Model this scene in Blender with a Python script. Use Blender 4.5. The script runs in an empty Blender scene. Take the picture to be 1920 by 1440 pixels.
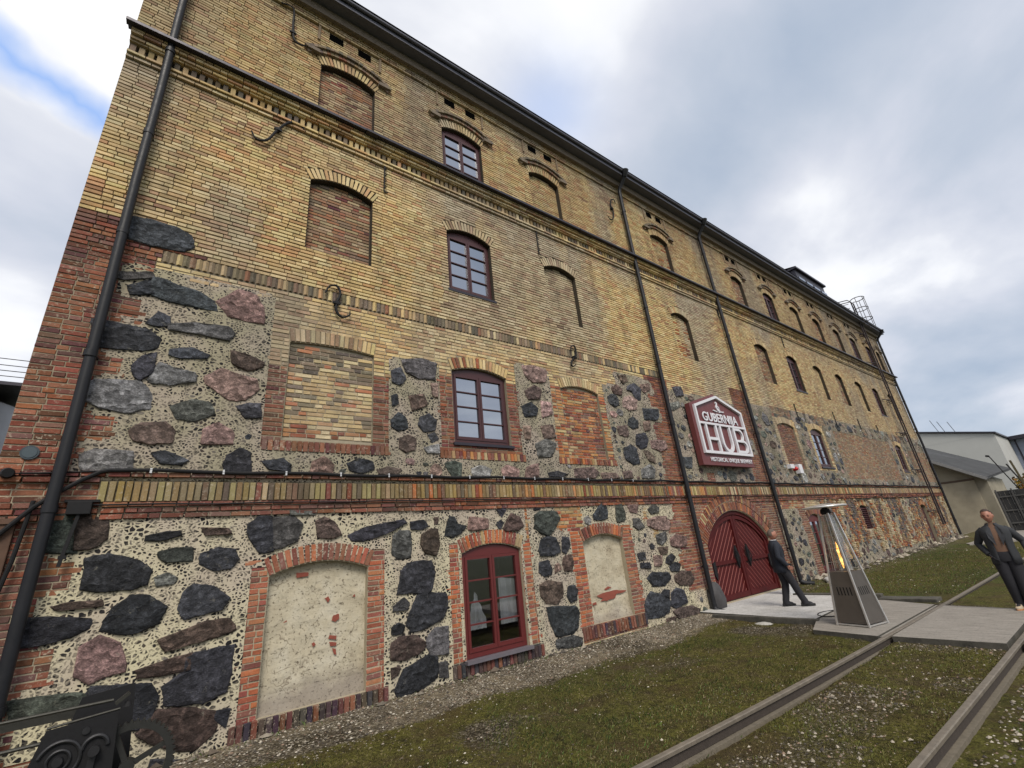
import bpy, bmesh, math, random
import numpy as np
from mathutils import Vector, Matrix
from mathutils.noise import noise as pnoise, fractal
rad = math.radians
rng = np.random.default_rng(7)
random.seed(7)

# ------------------------------------------------------------------ camera, world, sun, exposure
sc = bpy.context.scene
col = sc.collection
cam_d = bpy.data.cameras.new('camera'); cam = bpy.data.objects.new('camera', cam_d); col.objects.link(cam)
yaw, pit, rol = 0.661531042, 0.361602060, -0.100912995
Fv = Vector((math.sin(yaw)*math.cos(pit), math.cos(yaw)*math.cos(pit), math.sin(pit)))
r0 = Vector((math.cos(yaw), -math.sin(yaw), 0)); u0 = r0.cross(Fv)
Rv = math.cos(rol)*r0 + math.sin(rol)*u0; Uv = -math.sin(rol)*r0 + math.cos(rol)*u0
M = Matrix((Rv, Uv, -Fv)).transposed().to_4x4(); M.translation = (0, -7.65, 1.85)
cam.matrix_world = M
cam_d.sensor_width = 36; cam_d.lens = 837.778/1920*36; cam_d.clip_start = .05; cam_d.clip_end = 5000
sc.camera = cam
sc.view_settings.view_transform = 'Standard'; sc.view_settings.look = 'None'
sc.view_settings.gamma = 1; sc.view_settings.exposure = 1.08

SKY_K = .57
SUN_EL, SUN_AZ = 48, 205          # azimuth measured clockwise from +Y
w = bpy.data.worlds.new('World'); sc.world = w; w.use_nodes = True
nt = w.node_tree; nt.nodes.clear()
def N(nt, t, **k):
    n = nt.nodes.new(t)
    for a, b in k.items(): setattr(n, a, b)
    return n
def L(nt, a, b): nt.links.new(a, b)
def ramp(nt, fac, stops, interp='LINEAR'):
    r = N(nt, 'ShaderNodeValToRGB'); r.color_ramp.interpolation = interp
    e = r.color_ramp.elements
    while len(e) < len(stops): e.new(.5)
    for q, (p, c) in zip(e, stops): q.position = p; q.color = (*c, 1) if len(c) == 3 else c
    L(nt, fac, r.inputs[0]); return r.outputs[0]
def mth(nt, op, a, b=None, c=None, clamp=False):
    n = N(nt, 'ShaderNodeMath', operation=op); n.use_clamp = clamp
    for i, v in enumerate((a, b, c)):
        if v is None: continue
        if isinstance(v, (int, float)): n.inputs[i].default_value = v
        else: L(nt, v, n.inputs[i])
    return n.outputs[0]
def mix(nt, f, a, b, bt='MIX'):
    n = N(nt, 'ShaderNodeMix', data_type='RGBA', blend_type=bt)
    for s, v in ((n.inputs[0], f), (n.inputs[6], a), (n.inputs[7], b)):
        if isinstance(v, (int, float)): s.default_value = v
        elif isinstance(v, tuple): s.default_value = (*v, 1)
        else: L(nt, v, s)
    return n.outputs[2]
def noise(nt, vec, scale, detail=4, rough=.55, dist=0, dim='3D'):
    n = N(nt, 'ShaderNodeTexNoise', noise_dimensions=dim)
    n.inputs['Scale'].default_value = scale; n.inputs['Detail'].default_value = detail
    n.inputs['Roughness'].default_value = rough; n.inputs['Distortion'].default_value = dist
    if vec is not None: L(nt, vec, n.inputs['Vector'])
    return n.outputs['Fac']
def vmap(nt, vec, scale=(1,1,1), loc=(0,0,0), rot=(0,0,0)):
    n = N(nt, 'ShaderNodeMapping'); n.inputs['Scale'].default_value = scale
    n.inputs['Location'].default_value = loc; n.inputs['Rotation'].default_value = rot
    L(nt, vec, n.inputs['Vector']); return n.outputs[0]
sky = N(nt, 'ShaderNodeTexSky', sky_type='NISHITA'); sky.sun_disc = False
sky.sun_elevation = rad(SUN_EL); sky.sun_rotation = rad(SUN_AZ)
tc = N(nt, 'ShaderNodeTexCoord'); D = tc.outputs['Generated']
sx = N(nt, 'ShaderNodeSeparateXYZ'); L(nt, D, sx.inputs[0])
zz = mth(nt, 'ADD', mth(nt, 'MAXIMUM', sx.outputs[2], 0.0), .22)
cx = N(nt, 'ShaderNodeCombineXYZ')
L(nt, mth(nt, 'DIVIDE', sx.outputs[0], zz), cx.inputs[0]); L(nt, mth(nt, 'DIVIDE', sx.outputs[1], zz), cx.inputs[1])
CP = cx.outputs[0]
cl = noise(nt, vmap(nt, CP, (1.1, 1.5, 1), (3.3, 1.7, 0), (0, 0, .5)), 1.0, 6, .5, .25)
fine = noise(nt, vmap(nt, CP, (1, 1.4, 1), (9, 4, 0), (0, 0, .5)), 2.6, 5, .5, .3)
cf = mth(nt, 'ADD', mth(nt, 'MULTIPLY', cl, .72), mth(nt, 'MULTIPLY', fine, .28))
def lobe(d, k):       # soft area of sky round a compass direction
    v = Vector(d).normalized()
    n = N(nt, 'ShaderNodeVectorMath', operation='DOT_PRODUCT'); L(nt, D, n.inputs[0]); n.inputs[1].default_value = v
    return mth(nt, 'POWER', mth(nt, 'MAXIMUM', n.outputs['Value'], 0), k)
for d, k, a in [((.843,.15,.52), 170, .17), ((.85,.12,.5), 25, .03), ((-.221,.62,.74), 30, .22), ((-.2,.66,.72), 8, .05), ((.461,.281,.842), 60, .09), ((-.225,.897,.38), 300, .2), ((.93,.02,.36), 30, .02), ((.75,.0,.66), 12, -.02),
                ((.484,.40,.76), 160, -.07), ((.72,.30,.62), 60, -.04), ((.93,-.05,.33), 8, -.02), ((-.227,.80,.54), 40, -.13), ((.82,-.1,.62), 40, -.05), ((.97,.1,.2), 60, -.05)]:
    cf = mth(nt, 'ADD', cf, mth(nt, 'MULTIPLY', lobe(d, k), a))
ccol = ramp(nt, cf, [(.30, (.38,.45,.56)), (.41, (.50,.55,.64)), (.48, (.60,.63,.71)), (.545, (.70,.72,.78)), (.60, (.86,.87,.90)), (.72, (1.03,1.02,1.02))])
# a torn gap of blue on the left, where the clouds part
gv = N(nt, 'ShaderNodeVectorMath', operation='DOT_PRODUCT'); L(nt, D, gv.inputs[0]); gv.inputs[1].default_value = Vector((-.262,.684,.681)).cross(Vector((-.173,.726,.666))).normalized()
band = mth(nt, 'ABSOLUTE', mth(nt, 'ADD', gv.outputs['Value'], mth(nt, 'MULTIPLY', mth(nt, 'SUBTRACT', noise(nt, D, 7, 4), .5), .09)))
gap = mth(nt, 'MULTIPLY', mth(nt, 'SUBTRACT', 1.0, mth(nt, 'DIVIDE', band, .035, clamp=True), clamp=True), mth(nt, 'MULTIPLY', lobe((-.222,.706,.673), 70), 1.5, clamp=True))
g2 = mth(nt, 'MULTIPLY', lobe((.475,.41,.775), 260), .45)
bl = mth(nt, 'ADD', gap, g2, clamp=True)
cc2 = mix(nt, bl, ccol, (.34,.50,.86))
skyc = mix(nt, 1.0, sky.outputs[0], (.1,.1,.1), 'MULTIPLY')
tot = mix(nt, .9, skyc, cc2)
bg = N(nt, 'ShaderNodeBackground'); L(nt, tot, bg.inputs[0]); bg.inputs[1].default_value = SKY_K
wo = N(nt, 'ShaderNodeOutputWorld'); L(nt, bg.outputs[0], wo.inputs[0])

sun_d = bpy.data.lights.new('sun', 'SUN'); sun_d.energy = 1.5; sun_d.angle = rad(24); sun_d.color = (1, .93, .83)
sun = bpy.data.objects.new('sun', sun_d); col.objects.link(sun)
e, a = rad(SUN_EL), rad(SUN_AZ)
sd = Vector((math.sin(a)*math.cos(e), math.cos(a)*math.cos(e), math.sin(e)))
sun.rotation_euler = sd.to_track_quat('Z', 'Y').to_euler()

# ------------------------------------------------------------------ helpers
def tag(o, label=None, cat=None, group=None, kind=None):
    if label: o['label'] = label
    if cat: o['category'] = cat
    if group: o['group'] = group
    if kind: o['kind'] = kind
    return o
def empty(name, loc=(0,0,0), rz=0):
    o = bpy.data.objects.new(name, None); col.objects.link(o); o.location = loc; o.rotation_euler = (0,0,rz)
    o.empty_display_size = .2; return o
def place(o, parent):
    o.parent = parent; return o
def link(name, me, mat=None, parent=None, label=None, smooth=False):
    if mat is not None:
        for m_ in (mat if isinstance(mat, (list, tuple)) else [mat]): me.materials.append(m_)
    o = bpy.data.objects.new(name, me); col.objects.link(o)
    if parent is not None: o.parent = parent
    if label: o['label'] = label
    if smooth: me.polygons.foreach_set('use_smooth', [True]*len(me.polygons))
    return o
def np_mesh(name, V, F, C=None):
    V = np.asarray(V, np.float32); F = np.asarray(F, np.int32)
    me = bpy.data.meshes.new(name); k = F.shape[1]
    me.vertices.add(len(V)); me.vertices.foreach_set('co', V.ravel())
    me.loops.add(F.size); me.loops.foreach_set('vertex_index', F.ravel())
    me.polygons.add(len(F)); me.polygons.foreach_set('loop_start', np.arange(0, F.size, k, dtype=np.int32))
    if C is not None:
        at = me.color_attributes.new('Col', 'FLOAT_COLOR', 'POINT')
        CC = np.ones((len(V), 4), np.float32); CC[:, :C.shape[1]] = C; at.data.foreach_set('color', CC.ravel())
    me.polygons.foreach_set('use_smooth', [False]*len(F)); me.update(calc_edges=True); me.validate(); return me

class MB:
    def __init__(s): s.v = []; s.f = []; s.m = []; s.mi = 0
    def quad(s, *p):
        b = len(s.v); s.v += [tuple(q) for q in p]; s.f.append(tuple(range(b, b+len(p)))); s.m.append(s.mi)
    def poly(s, p): s.quad(*p)
    def box(s, x0, x1, y0, y1, z0, z1, bev=0.0):
        if x0 > x1: x0, x1 = x1, x0
        if y0 > y1: y0, y1 = y1, y0
        if z0 > z1: z0, z1 = z1, z0
        if bev:
            bm = bmesh.new(); bmesh.ops.create_cube(bm, size=1)
            for v in bm.verts: v.co = Vector((x0 if v.co.x < 0 else x1, y0 if v.co.y < 0 else y1, z0 if v.co.z < 0 else z1))
            bmesh.ops.bevel(bm, geom=bm.edges[:], offset=bev, segments=2, affect='EDGES', profile=.6)
            s.add_bm(bm); return
        b = len(s.v)
        s.v += [(x0,y0,z0),(x1,y0,z0),(x1,y1,z0),(x0,y1,z0),(x0,y0,z1),(x1,y0,z1),(x1,y1,z1),(x0,y1,z1)]
        for f in ((0,3,2,1),(4,5,6,7),(0,1,5,4),(1,2,6,5),(2,3,7,6),(3,0,4,7)): s.f.append(tuple(b+i for i in f)); s.m.append(s.mi)
    def add_bm(s, bm, mt=None):
        if mt: bmesh.ops.transform(bm, matrix=mt, verts=bm.verts)
        bm.verts.index_update(); b = len(s.v); s.v += [tuple(v.co) for v in bm.verts]
        for f in bm.faces: s.f.append(tuple(b+v.index for v in f.verts)); s.m.append(s.mi)
        bm.free()
    def obox(s, c, ax, ay, az, hx, hy, hz):      # oriented box
        c = Vector(c); P = []
        for k in (-1,1):
            for i, j in ((-1,-1),(1,-1),(1,1),(-1,1)): P.append(tuple(c+ax*(i*hx)+ay*(j*hy)+az*(k*hz)))
        b = len(s.v); s.v += P
        for f in ((0,3,2,1),(4,5,6,7),(0,1,5,4),(1,2,6,5),(2,3,7,6),(3,0,4,7)): s.f.append(tuple(b+i for i in f)); s.m.append(s.mi)
    def bar(s, a, b_, wx, wy, up=(0,0,1)):
        a, b_ = Vector(a), Vector(b_); d = (b_-a); l = d.length; d.normalize(); u = Vector(up)
        if abs(d.dot(u)) > .99: u = Vector((0,1,0))
        x = d.cross(u).normalized(); y = x.cross(d)
        s.obox((a+b_)/2, x, y, d, wx/2, wy/2, l/2)
    def tube(s, pts, r, n=10, cap=True):
        pts = [Vector(p) for p in pts]; rs = r if isinstance(r, (list, tuple)) else [r]*len(pts)
        b = len(s.v); pu = None
        for i, p in enumerate(pts):
            t = (pts[min(i+1, len(pts)-1)]-pts[max(i-1, 0)]).normalized()
            if pu is None: pu = Vector((0,0,1)) if abs(t.z) < .9 else Vector((0,1,0))
            x = t.cross(pu).normalized(); y = x.cross(t).normalized(); pu = y
            for k in range(n):
                a_ = 2*math.pi*k/n; s.v.append(tuple(p+(x*math.cos(a_)+y*math.sin(a_))*rs[i]))
        for i in range(len(pts)-1):
            for k in range(n):
                k2 = (k+1) % n; s.f.append((b+i*n+k, b+i*n+k2, b+(i+1)*n+k2, b+(i+1)*n+k)); s.m.append(s.mi)
        if cap:
            s.f.append(tuple(b+k for k in range(n))[::-1]); s.m.append(s.mi)
            e_ = b+(len(pts)-1)*n; s.f.append(tuple(e_+k for k in range(n))); s.m.append(s.mi)
    def prism(s, poly, y0, y1):     # polygon in x,z extruded along y
        n = len(poly)
        a_ = sum(poly[i][0]*poly[(i+1)%n][1]-poly[(i+1)%n][0]*poly[i][1] for i in range(n))
        if a_ < 0: poly = poly[::-1]
        b = len(s.v); s.v += [(x, y0, z) for x, z in poly]+[(x, y1, z) for x, z in poly]
        s.f.append(tuple(range(b, b+n))); s.m.append(s.mi); s.f.append(tuple(range(b+2*n-1, b+n-1, -1))); s.m.append(s.mi)
        for i in range(n):
            j = (i+1) % n; s.f.append((b+j, b+i, b+n+i, b+n+j)); s.m.append(s.mi)
    def build(s, name, mat=None, parent=None, label=None, smooth=False):
        me = bpy.data.meshes.new(name); me.from_pydata(s.v, [], s.f)
        if any(s.m): me.polygons.foreach_set('material_index', s.m)
        me.update()
        o = link(name, me, mat, parent, label)
        if smooth:
            me.polygons.foreach_set('use_smooth', [True]*len(me.polygons))
            try: me.set_sharp_from_angle(angle=rad(40))
            except Exception: pass
        return o

def vn(x, z, s, seed=0):            # value noise 0..1, numpy
    x = np.asarray(x, float)*s+seed*17.3; z = np.asarray(z, float)*s+seed*9.1
    xi = np.floor(x).astype(np.int64); zi = np.floor(z).astype(np.int64); fx = x-xi; fz = z-zi
    fx = fx*fx*(3-2*fx); fz = fz*fz*(3-2*fz)
    def h(a, b):
        n = (a*374761393+b*668265263+seed*1442695) & 0x7fffffff
        n = ((n ^ (n >> 13))*1274126177) & 0x7fffffff
        return ((n ^ (n >> 16)) & 0xffff)/65535.0
    return (h(xi,zi)*(1-fx)+h(xi+1,zi)*fx)*(1-fz)+(h(xi,zi+1)*(1-fx)+h(xi+1,zi+1)*fx)*fz
def fbm(x, z, s, seed=0): return .55*vn(x,z,s,seed)+.28*vn(x,z,s*2.1,seed+1)+.17*vn(x,z,s*4.3,seed+2)

# ------------------------------------------------------------------ materials
def newmat(name):
    m = bpy.data.materials.new(name); m.use_nodes = True; nt = m.node_tree
    return m, nt, nt.nodes['Principled BSDF']
def objco(nt): return N(nt, 'ShaderNodeTexCoord').outputs['Object']
def bump(nt, bs, h, strength=.5, dist=.01):
    b = N(nt, 'ShaderNodeBump'); b.inputs['Strength'].default_value = strength; b.inputs['Distance'].default_value = dist
    L(nt, h, b.inputs['Height']); L(nt, b.outputs[0], bs.inputs['Normal'])
def simple(name, c, rough=.6, metal=0, var=.25, scale=12, bmp=.15, spec=.5):
    m, nt, bs = newmat(name); co = objco(nt)
    n = noise(nt, co, scale, 5, .6)
    f = mth(nt, 'ADD', mth(nt, 'MULTIPLY', n, 2*var), 1-var)
    cm = N(nt, 'ShaderNodeCombineColor'); 
    for i in range(3): L(nt, mth(nt, 'MULTIPLY', f, c[i]), cm.inputs[i])
    L(nt, cm.outputs[0], bs.inputs['Base Color'])
    L(nt, mth(nt, 'ADD', mth(nt, 'MULTIPLY', noise(nt, co, scale*2.3, 3), .3), rough-.15), bs.inputs['Roughness'])
    bs.inputs['Metallic'].default_value = metal; bs.inputs['Specular IOR Level'].default_value = spec
    if bmp: bump(nt, bs, noise(nt, co, scale*5, 4), bmp, .004)
    return m
def attr_mat(name, rough=.9, n1=(70, .45), efflo=.0, bmp=.7, streak=None, bd=.006):
    m, nt, bs = newmat(name); co = objco(nt)
    a = N(nt, 'ShaderNodeVertexColor', layer_name='Col').outputs['Color']
    v = vmap(nt, co, streak) if streak else co
    f = mth(nt, 'ADD', mth(nt, 'MULTIPLY', noise(nt, v, n1[0], 5, .65), 2*n1[1]), 1-n1[1])
    f2 = mth(nt, 'ADD', mth(nt, 'MULTIPLY', noise(nt, co, 5, 4), .5), .75)
    ff = mth(nt, 'MULTIPLY', f, f2)
    c = mix(nt, 1.0, a, (1,1,1), 'MULTIPLY')
    vm = N(nt, 'ShaderNodeVectorMath', operation='SCALE'); L(nt, c, vm.inputs[0]); L(nt, ff, vm.inputs['Scale'])
    out = vm.outputs[0]
    if efflo:
        e_ = ramp(nt, noise(nt, co, 6, 6, .7), [(.60, (0,0,0)), (.72, (1,1,1))])
        e2 = mth(nt, 'MULTIPLY', e_, efflo); out = mix(nt, e2, out, (.42,.38,.31))
        zs = N(nt, 'ShaderNodeSeparateXYZ'); L(nt, co, zs.inputs[0])
        low = ramp(nt, mth(nt, 'DIVIDE', zs.outputs[2], 15.0), [(.42, (1,1,1)), (.50, (.12,.12,.12))])
        sp_ = mth(nt, 'MULTIPLY', ramp(nt, noise(nt, co, 17, 8, .78), [(.555, (0,0,0)), (.60, (1,1,1))]), ramp(nt, noise(nt, co, 1.1, 4, .6), [(.40, (.15,.15,.15)), (.60, (1,1,1))]))
        out = mix(nt, mth(nt, 'MULTIPLY', mth(nt, 'MULTIPLY', sp_, low), .75), out, (.44,.38,.29))
        gr = ramp(nt, noise(nt, vmap(nt, co, (1.6, 1, .35)), 1.3, 6, .7), [(.50, (0,0,0)), (.72, (1,1,1))])
        out = mix(nt, mth(nt, 'MULTIPLY', gr, .5), out, (.10,.08,.06))
    L(nt, out, bs.inputs['Base Color']); bs.inputs['Roughness'].default_value = rough; bs.inputs['Specular IOR Level'].default_value = .25
    bump(nt, bs, noise(nt, v, n1[0]*.6, 6, .7), bmp, bd)
    return m
M_brick = attr_mat('brick', .92, (60, .5), .35, .8)
M_stone = attr_mat('fieldstone', .75, (38, 1.0), 0, 1.0, (1,1,2.4), .03)
def rockmat():
    m, nt, bs = newmat('split_fieldstone'); co = objco(nt)
    a = N(nt, 'ShaderNodeVertexColor', layer_name='Col').outputs['Color']
    jn = N(nt, 'ShaderNodeTexNoise'); jn.inputs['Scale'].default_value = 4; jn.inputs['Detail'].default_value = 3; L(nt, co, jn.inputs['Vector'])
    wv = N(nt, 'ShaderNodeVectorMath', operation='MULTIPLY_ADD'); L(nt, jn.outputs['Color'], wv.inputs[0]); wv.inputs[1].default_value = (.25,.25,.25); L(nt, co, wv.inputs[2])
    vo = N(nt, 'ShaderNodeTexVoronoi', feature='F1'); vo.inputs['Scale'].default_value = 7; L(nt, vmap(nt, wv.outputs[0], (1,1,1.5)), vo.inputs['Vector'])
    sc2 = N(nt, 'ShaderNodeSeparateColor'); L(nt, vo.outputs['Color'], sc2.inputs[0])
    n1 = noise(nt, co, 13, 8, .75); n2 = noise(nt, vmap(nt, co, (1,1,2.6)), 45, 6, .75)
    f = mth(nt, 'MULTIPLY', mth(nt, 'ADD', .62, mth(nt, 'MULTIPLY', sc2.outputs[0], .75)), mth(nt, 'MULTIPLY', ramp(nt, n1, [(.32, (.45,.45,.45)), (.5, (.95,.95,.95)), (.66, (2.1,2.05,1.95))]), ramp(nt, n2, [(.3, (.45,.45,.45)), (.5, (1,1,1)), (.68, (2.0,2.0,2.0))])))
    vm = N(nt, 'ShaderNodeVectorMath', operation='SCALE'); L(nt, a, vm.inputs[0]); L(nt, f, vm.inputs['Scale'])
    out = vm.outputs[0]
    # lichen and lime smears
    out = mix(nt, mth(nt, 'MULTIPLY', ramp(nt, noise(nt, co, 9, 9, .8), [(.60, (0,0,0)), (.66, (1,1,1))]), .45), out, (.30,.28,.22))
    L(nt, out, bs.inputs['Base Color']); bs.inputs['Roughness'].default_value = .82; bs.inputs['Specular IOR Level'].default_value = .3
    h = mth(nt, 'ADD', mth(nt, 'MULTIPLY', vo.outputs['Distance'], 1.5), mth(nt, 'ADD', mth(nt, 'MULTIPLY', n1, 1.6), mth(nt, 'MULTIPLY', n2, .7)))
    bump(nt, bs, h, 1.0, .035); return m
M_rock = rockmat()
M_mort = attr_mat('mortar', .95, (90, .35), 0, .6)
# rubble bed: pale lime mortar pinned with small dark stone chips
M_rub, nt, bs = newmat('galleted_mortar'); co = objco(nt)
att = N(nt, 'ShaderNodeVertexColor', layer_name='Col').outputs['Color']
jit = N(nt, 'ShaderNodeTexNoise'); jit.inputs['Scale'].default_value = 9; jit.inputs['Detail'].default_value = 2; L(nt, co, jit.inputs['Vector'])
jv = N(nt, 'ShaderNodeVectorMath', operation='MULTIPLY_ADD'); L(nt, jit.outputs['Color'], jv.inputs[0]); jv.inputs[1].default_value = (.05,.05,.05); L(nt, co, jv.inputs[2])
vs = vmap(nt, jv.outputs[0], (16.5, 16.5, 20.5))
vd = N(nt, 'ShaderNodeTexVoronoi', feature='DISTANCE_TO_EDGE'); vd.inputs['Scale'].default_value = 1; L(nt, vs, vd.inputs['Vector']); vd.inputs['Randomness'].default_value = 1
vc = N(nt, 'ShaderNodeTexVoronoi', feature='F1'); vc.inputs['Scale'].default_value = 1; L(nt, vs, vc.inputs['Vector'])
sep = N(nt, 'ShaderNodeSeparateColor'); L(nt, vc.outputs['Color'], sep.inputs[0])
th = mth(nt, 'ADD', mth(nt, 'MULTIPLY', mth(nt, 'POWER', sep.outputs[0], 3), .12), mth(nt, 'ADD', mth(nt, 'MULTIPLY', noise(nt, co, 3.2, 3), .13), .055))
chip = mth(nt, 'MULTIPLY', mth(nt, 'SUBTRACT', vd.outputs['Distance'], th), 30, clamp=True)
vd2 = N(nt, 'ShaderNodeTexVoronoi', feature='DISTANCE_TO_EDGE'); vd2.inputs['Scale'].default_value = 1.35; L(nt, vs, vd2.inputs['Vector'])
chip2 = mth(nt, 'MULTIPLY', mth(nt, 'SUBTRACT', vd2.outputs['Distance'], mth(nt, 'ADD', th, .03)), 30, clamp=True)
big = ramp(nt, noise(nt, co, 1.6, 3), [(.42, (0,0,0)), (.55, (1,1,1))])
chip = mth(nt, 'ADD', mth(nt, 'MULTIPLY', chip, mth(nt, 'SUBTRACT', 1.0, big)), mth(nt, 'MULTIPLY', chip2, big))
bare = ramp(nt, noise(nt, co, 3.7, 5, .7), [(.62, (1,1,1)), (.70, (0,0,0))]); chip = mth(nt, 'MULTIPLY', chip, bare)
chipc = ramp(nt, sep.outputs[1], [(0, (.012,.012,.014)), (.55, (.03,.027,.026)), (.8, (.07,.055,.045)), (1, (.15,.135,.12))])
mc = mix(nt, mth(nt, 'MULTIPLY', noise(nt, co, 70, 4), .5), att, (.25,.22,.15))
mc = mix(nt, ramp(nt, noise(nt, co, 1.3, 3), [(.42,(0,0,0)),(.62,(.6,.6,.6))]), mc, (.40,.33,.28))
L(nt, mix(nt, chip, mc, chipc), bs.inputs['Base Color']); bs.inputs['Roughness'].default_value = .9; bs.inputs['Specular IOR Level'].default_value = .2
bump(nt, bs, mth(nt, 'ADD', chip, mth(nt, 'MULTIPLY', noise(nt, co, 60, 4), .5)), .8, .012)
# plaster of the walled-up niches
def plaster(name):
    m, nt, bs = newmat(name); co = objco(nt)
    c = ramp(nt, noise(nt, co, 2.2, 6, .6), [(.3,(.36,.31,.22)), (.5,(.47,.42,.31)), (.7,(.52,.48,.38))])
    pit_ = ramp(nt, noise(nt, co, 30, 5, .7), [(.34,(1,1,1)), (.42,(0,0,0))])
    c = mix(nt, pit_, c, (.16,.13,.09))
    sxz = N(nt, 'ShaderNodeSeparateXYZ'); L(nt, co, sxz.inputs[0])
    damp = ramp(nt, mth(nt, 'ADD', sxz.outputs[2], mth(nt, 'MULTIPLY', noise(nt, co, 3, 4), .5)), [(.55,(1,1,1)), (.85,(0,0,0))])
    c = mix(nt, mth(nt, 'MULTIPLY', damp, .75), c, (.20,.17,.145))
    rd0 = ramp(nt, noise(nt, vmap(nt, co, (1,1,1.6), (4.1,0,2.2)), 2.6, 5, .65), [(.685,(0,0,0)), (.70,(1,1,1))])
    ck = N(nt, 'ShaderNodeTexVoronoi', feature='DISTANCE_TO_EDGE'); ck.inputs['Scale'].default_value = 2.3; wv = N(nt, 'ShaderNodeVectorMath', operation='MULTIPLY_ADD'); jn = N(nt, 'ShaderNodeTexNoise'); jn.inputs['Scale'].default_value = 5; L(nt, co, jn.inputs['Vector']); L(nt, jn.outputs['Color'], wv.inputs[0]); wv.inputs[1].default_value = (.35,.35,.35); L(nt, co, wv.inputs[2]); L(nt, wv.outputs[0], ck.inputs['Vector'])
    cr = mth(nt, 'MULTIPLY', ramp(nt, ck.outputs['Distance'], [(.0,(1,1,1)), (.018,(0,0,0))]), ramp(nt, noise(nt, co, 3.1, 3), [(.45,(0,0,0)), (.6,(.8,.8,.8))])); c = mix(nt, cr, c, (.14,.11,.08))
    L(nt, c, bs.inputs['Base Color']); bs.inputs['Roughness'].default_value = .95; bs.inputs['Specular IOR Level'].default_value = .2
    bump(nt, bs, mth(nt, 'SUBTRACT', noise(nt, co, 25, 6, .7), mth(nt, 'MULTIPLY', pit_, .6)), .8, .012); return m
M_plas = plaster('plaster')
M_pipe = simple('pipe_paint', (.012,.0125,.015), .5, 0, .4, 7, .12, .3)
M_black = simple('black_iron', (.011,.011,.012), .7, 0, .4, 30, .3, .25)
M_wood = simple('oxblood_frame', (.050,.014,.015), .45, 0, .2, 20, .1)
M_woodr = simple('red_frame', (.10,.014,.013), .45, 0, .2, 20, .1)
M_gate = simple('gate_red', (.060,.005,.005), .6, 0, .30, 5, .15, .25)
M_void = simple('void_black', (.003,.003,.003), 1, 0, .1, 5, 0, 0)
M_ghilite = simple('gate_edge_highlight', (.30,.10,.085), .7, 0, .2, 9, .1)  # paler red paints the bevel highlight along the gate boards
M_zinc = simple('dark_sheet', (.035,.032,.042), .45, .4, .35, 3, .1)
M_soff = simple('soffit_sheet', (.085,.088,.115), .6, 0, .3, 3, .1)
M_rail = simple('rail_steel', (.15,.128,.10), .65, .1, .6, 9, .4)
M_railweb = simple('rail_rust', (.045,.035,.028), .85, .1, .4, 25, .5)
M_glass, nt, bs = newmat('window_glass')
bs.inputs['Base Color'].default_value = (.015,.017,.02,1); bs.inputs['Roughness'].default_value = .03; bs.inputs['IOR'].default_value = 1.5
gl = N(nt, 'ShaderNodeBsdfGlossy'); gl.inputs['Roughness'].default_value = .02; gl.inputs['Color'].default_value = (.8,.88,1,1)
bump(nt, bs, noise(nt, objco(nt), 1.6, 2), .05, .02)
b2 = N(nt, 'ShaderNodeBump'); b2.inputs['Strength'].default_value = .06; b2.inputs['Distance'].default_value = .02; L(nt, noise(nt, objco(nt), 1.6, 2), b2.inputs['Height']); L(nt, b2.outputs[0], gl.inputs['Normal'])
ms = N(nt, 'ShaderNodeMixShader'); ms.inputs[0].default_value = .38; L(nt, bs.outputs[0], ms.inputs[1]); L(nt, gl.outputs[0], ms.inputs[2])
L(nt, ms.outputs[0], nt.nodes['Material Output'].inputs[0])
M_clear, nt, bs = newmat('clear_glass')
tr = N(nt, 'ShaderNodeBsdfTransparent'); tr.inputs[0].default_value = (.8,.82,.82,1)
gl = N(nt, 'ShaderNodeBsdfGlossy'); gl.inputs['Roughness'].default_value = .03
ms = N(nt, 'ShaderNodeMixShader'); ms.inputs[0].default_value = .14; L(nt, tr.outputs[0], ms.inputs[1]); L(nt, gl.outputs[0], ms.inputs[2]); L(nt, ms.outputs[0], nt.nodes['Material Output'].inputs[0])
M_white = simple('sign_white', (.62,.62,.65), .5, 0, .06, 6, 0)
M_signred = simple('sign_red', (.125,.030,.030), .5, 0, .12, 4, .03)
M_steel = simple('brushed_steel', (.62,.61,.59), .35, .7, .15, 9, .05)
M_steeld = simple('dull_steel', (.14,.125,.11), .38, .6, .2, 6, .05)

# ------------------------------------------------------------------ facade layout, in metres (x along the wall, z up, wall face at y = 0)
XL, XR, ZB, ZT = -1.72, 40.6, -.35, 14.45
OPEN = []        # dict(x0,x1,z0,zs,rise,dep,kind)
def op(n, x0, x1, z0, zs, rise, dep, kind, ring=1, rc='y', back='y'):
    OPEN.append(dict(n=n, x0=x0, x1=x1, z0=z0, zs=zs, rise=rise, dep=dep, kind=kind, ring=ring, rc=rc, back=back))
A = [(1.37,2.61,'b','br'),(4.44,5.68,'w',''),(7.42,8.62,'b','y'),(13.35,14.45,'b','yr'),(19.2,20.2,'b','br'),(22.25,23.3,'w',''),(25.2,26.25,'b','y'),(28.1,29.1,'b','br'),(31.08,32.1,'b','br'),(33.8,34.9,'w',''),(36.75,37.8,'w',''),(38.95,39.7,'b','y')]
for i, (a_, b_, k, bk) in enumerate(A): op('A%d'%i, a_, b_, 11.08, 12.72, .17, .13 if k == 'b' else .16, k, 1, 'y', bk)
B = [(1.35,2.61,'b','br'),(4.43,5.68,'w',''),(7.5,8.7,'b','y'),(13.42,14.52,'b','yr'),(19.42,20.58,'b','br'),(22.47,23.58,'w',''),(25.45,26.5,'b','y'),(28.38,29.38,'b','br'),(31.3,32.42,'b','y'),(34.33,35.38,'w',''),(37.3,38.3,'b','y')]
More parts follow.
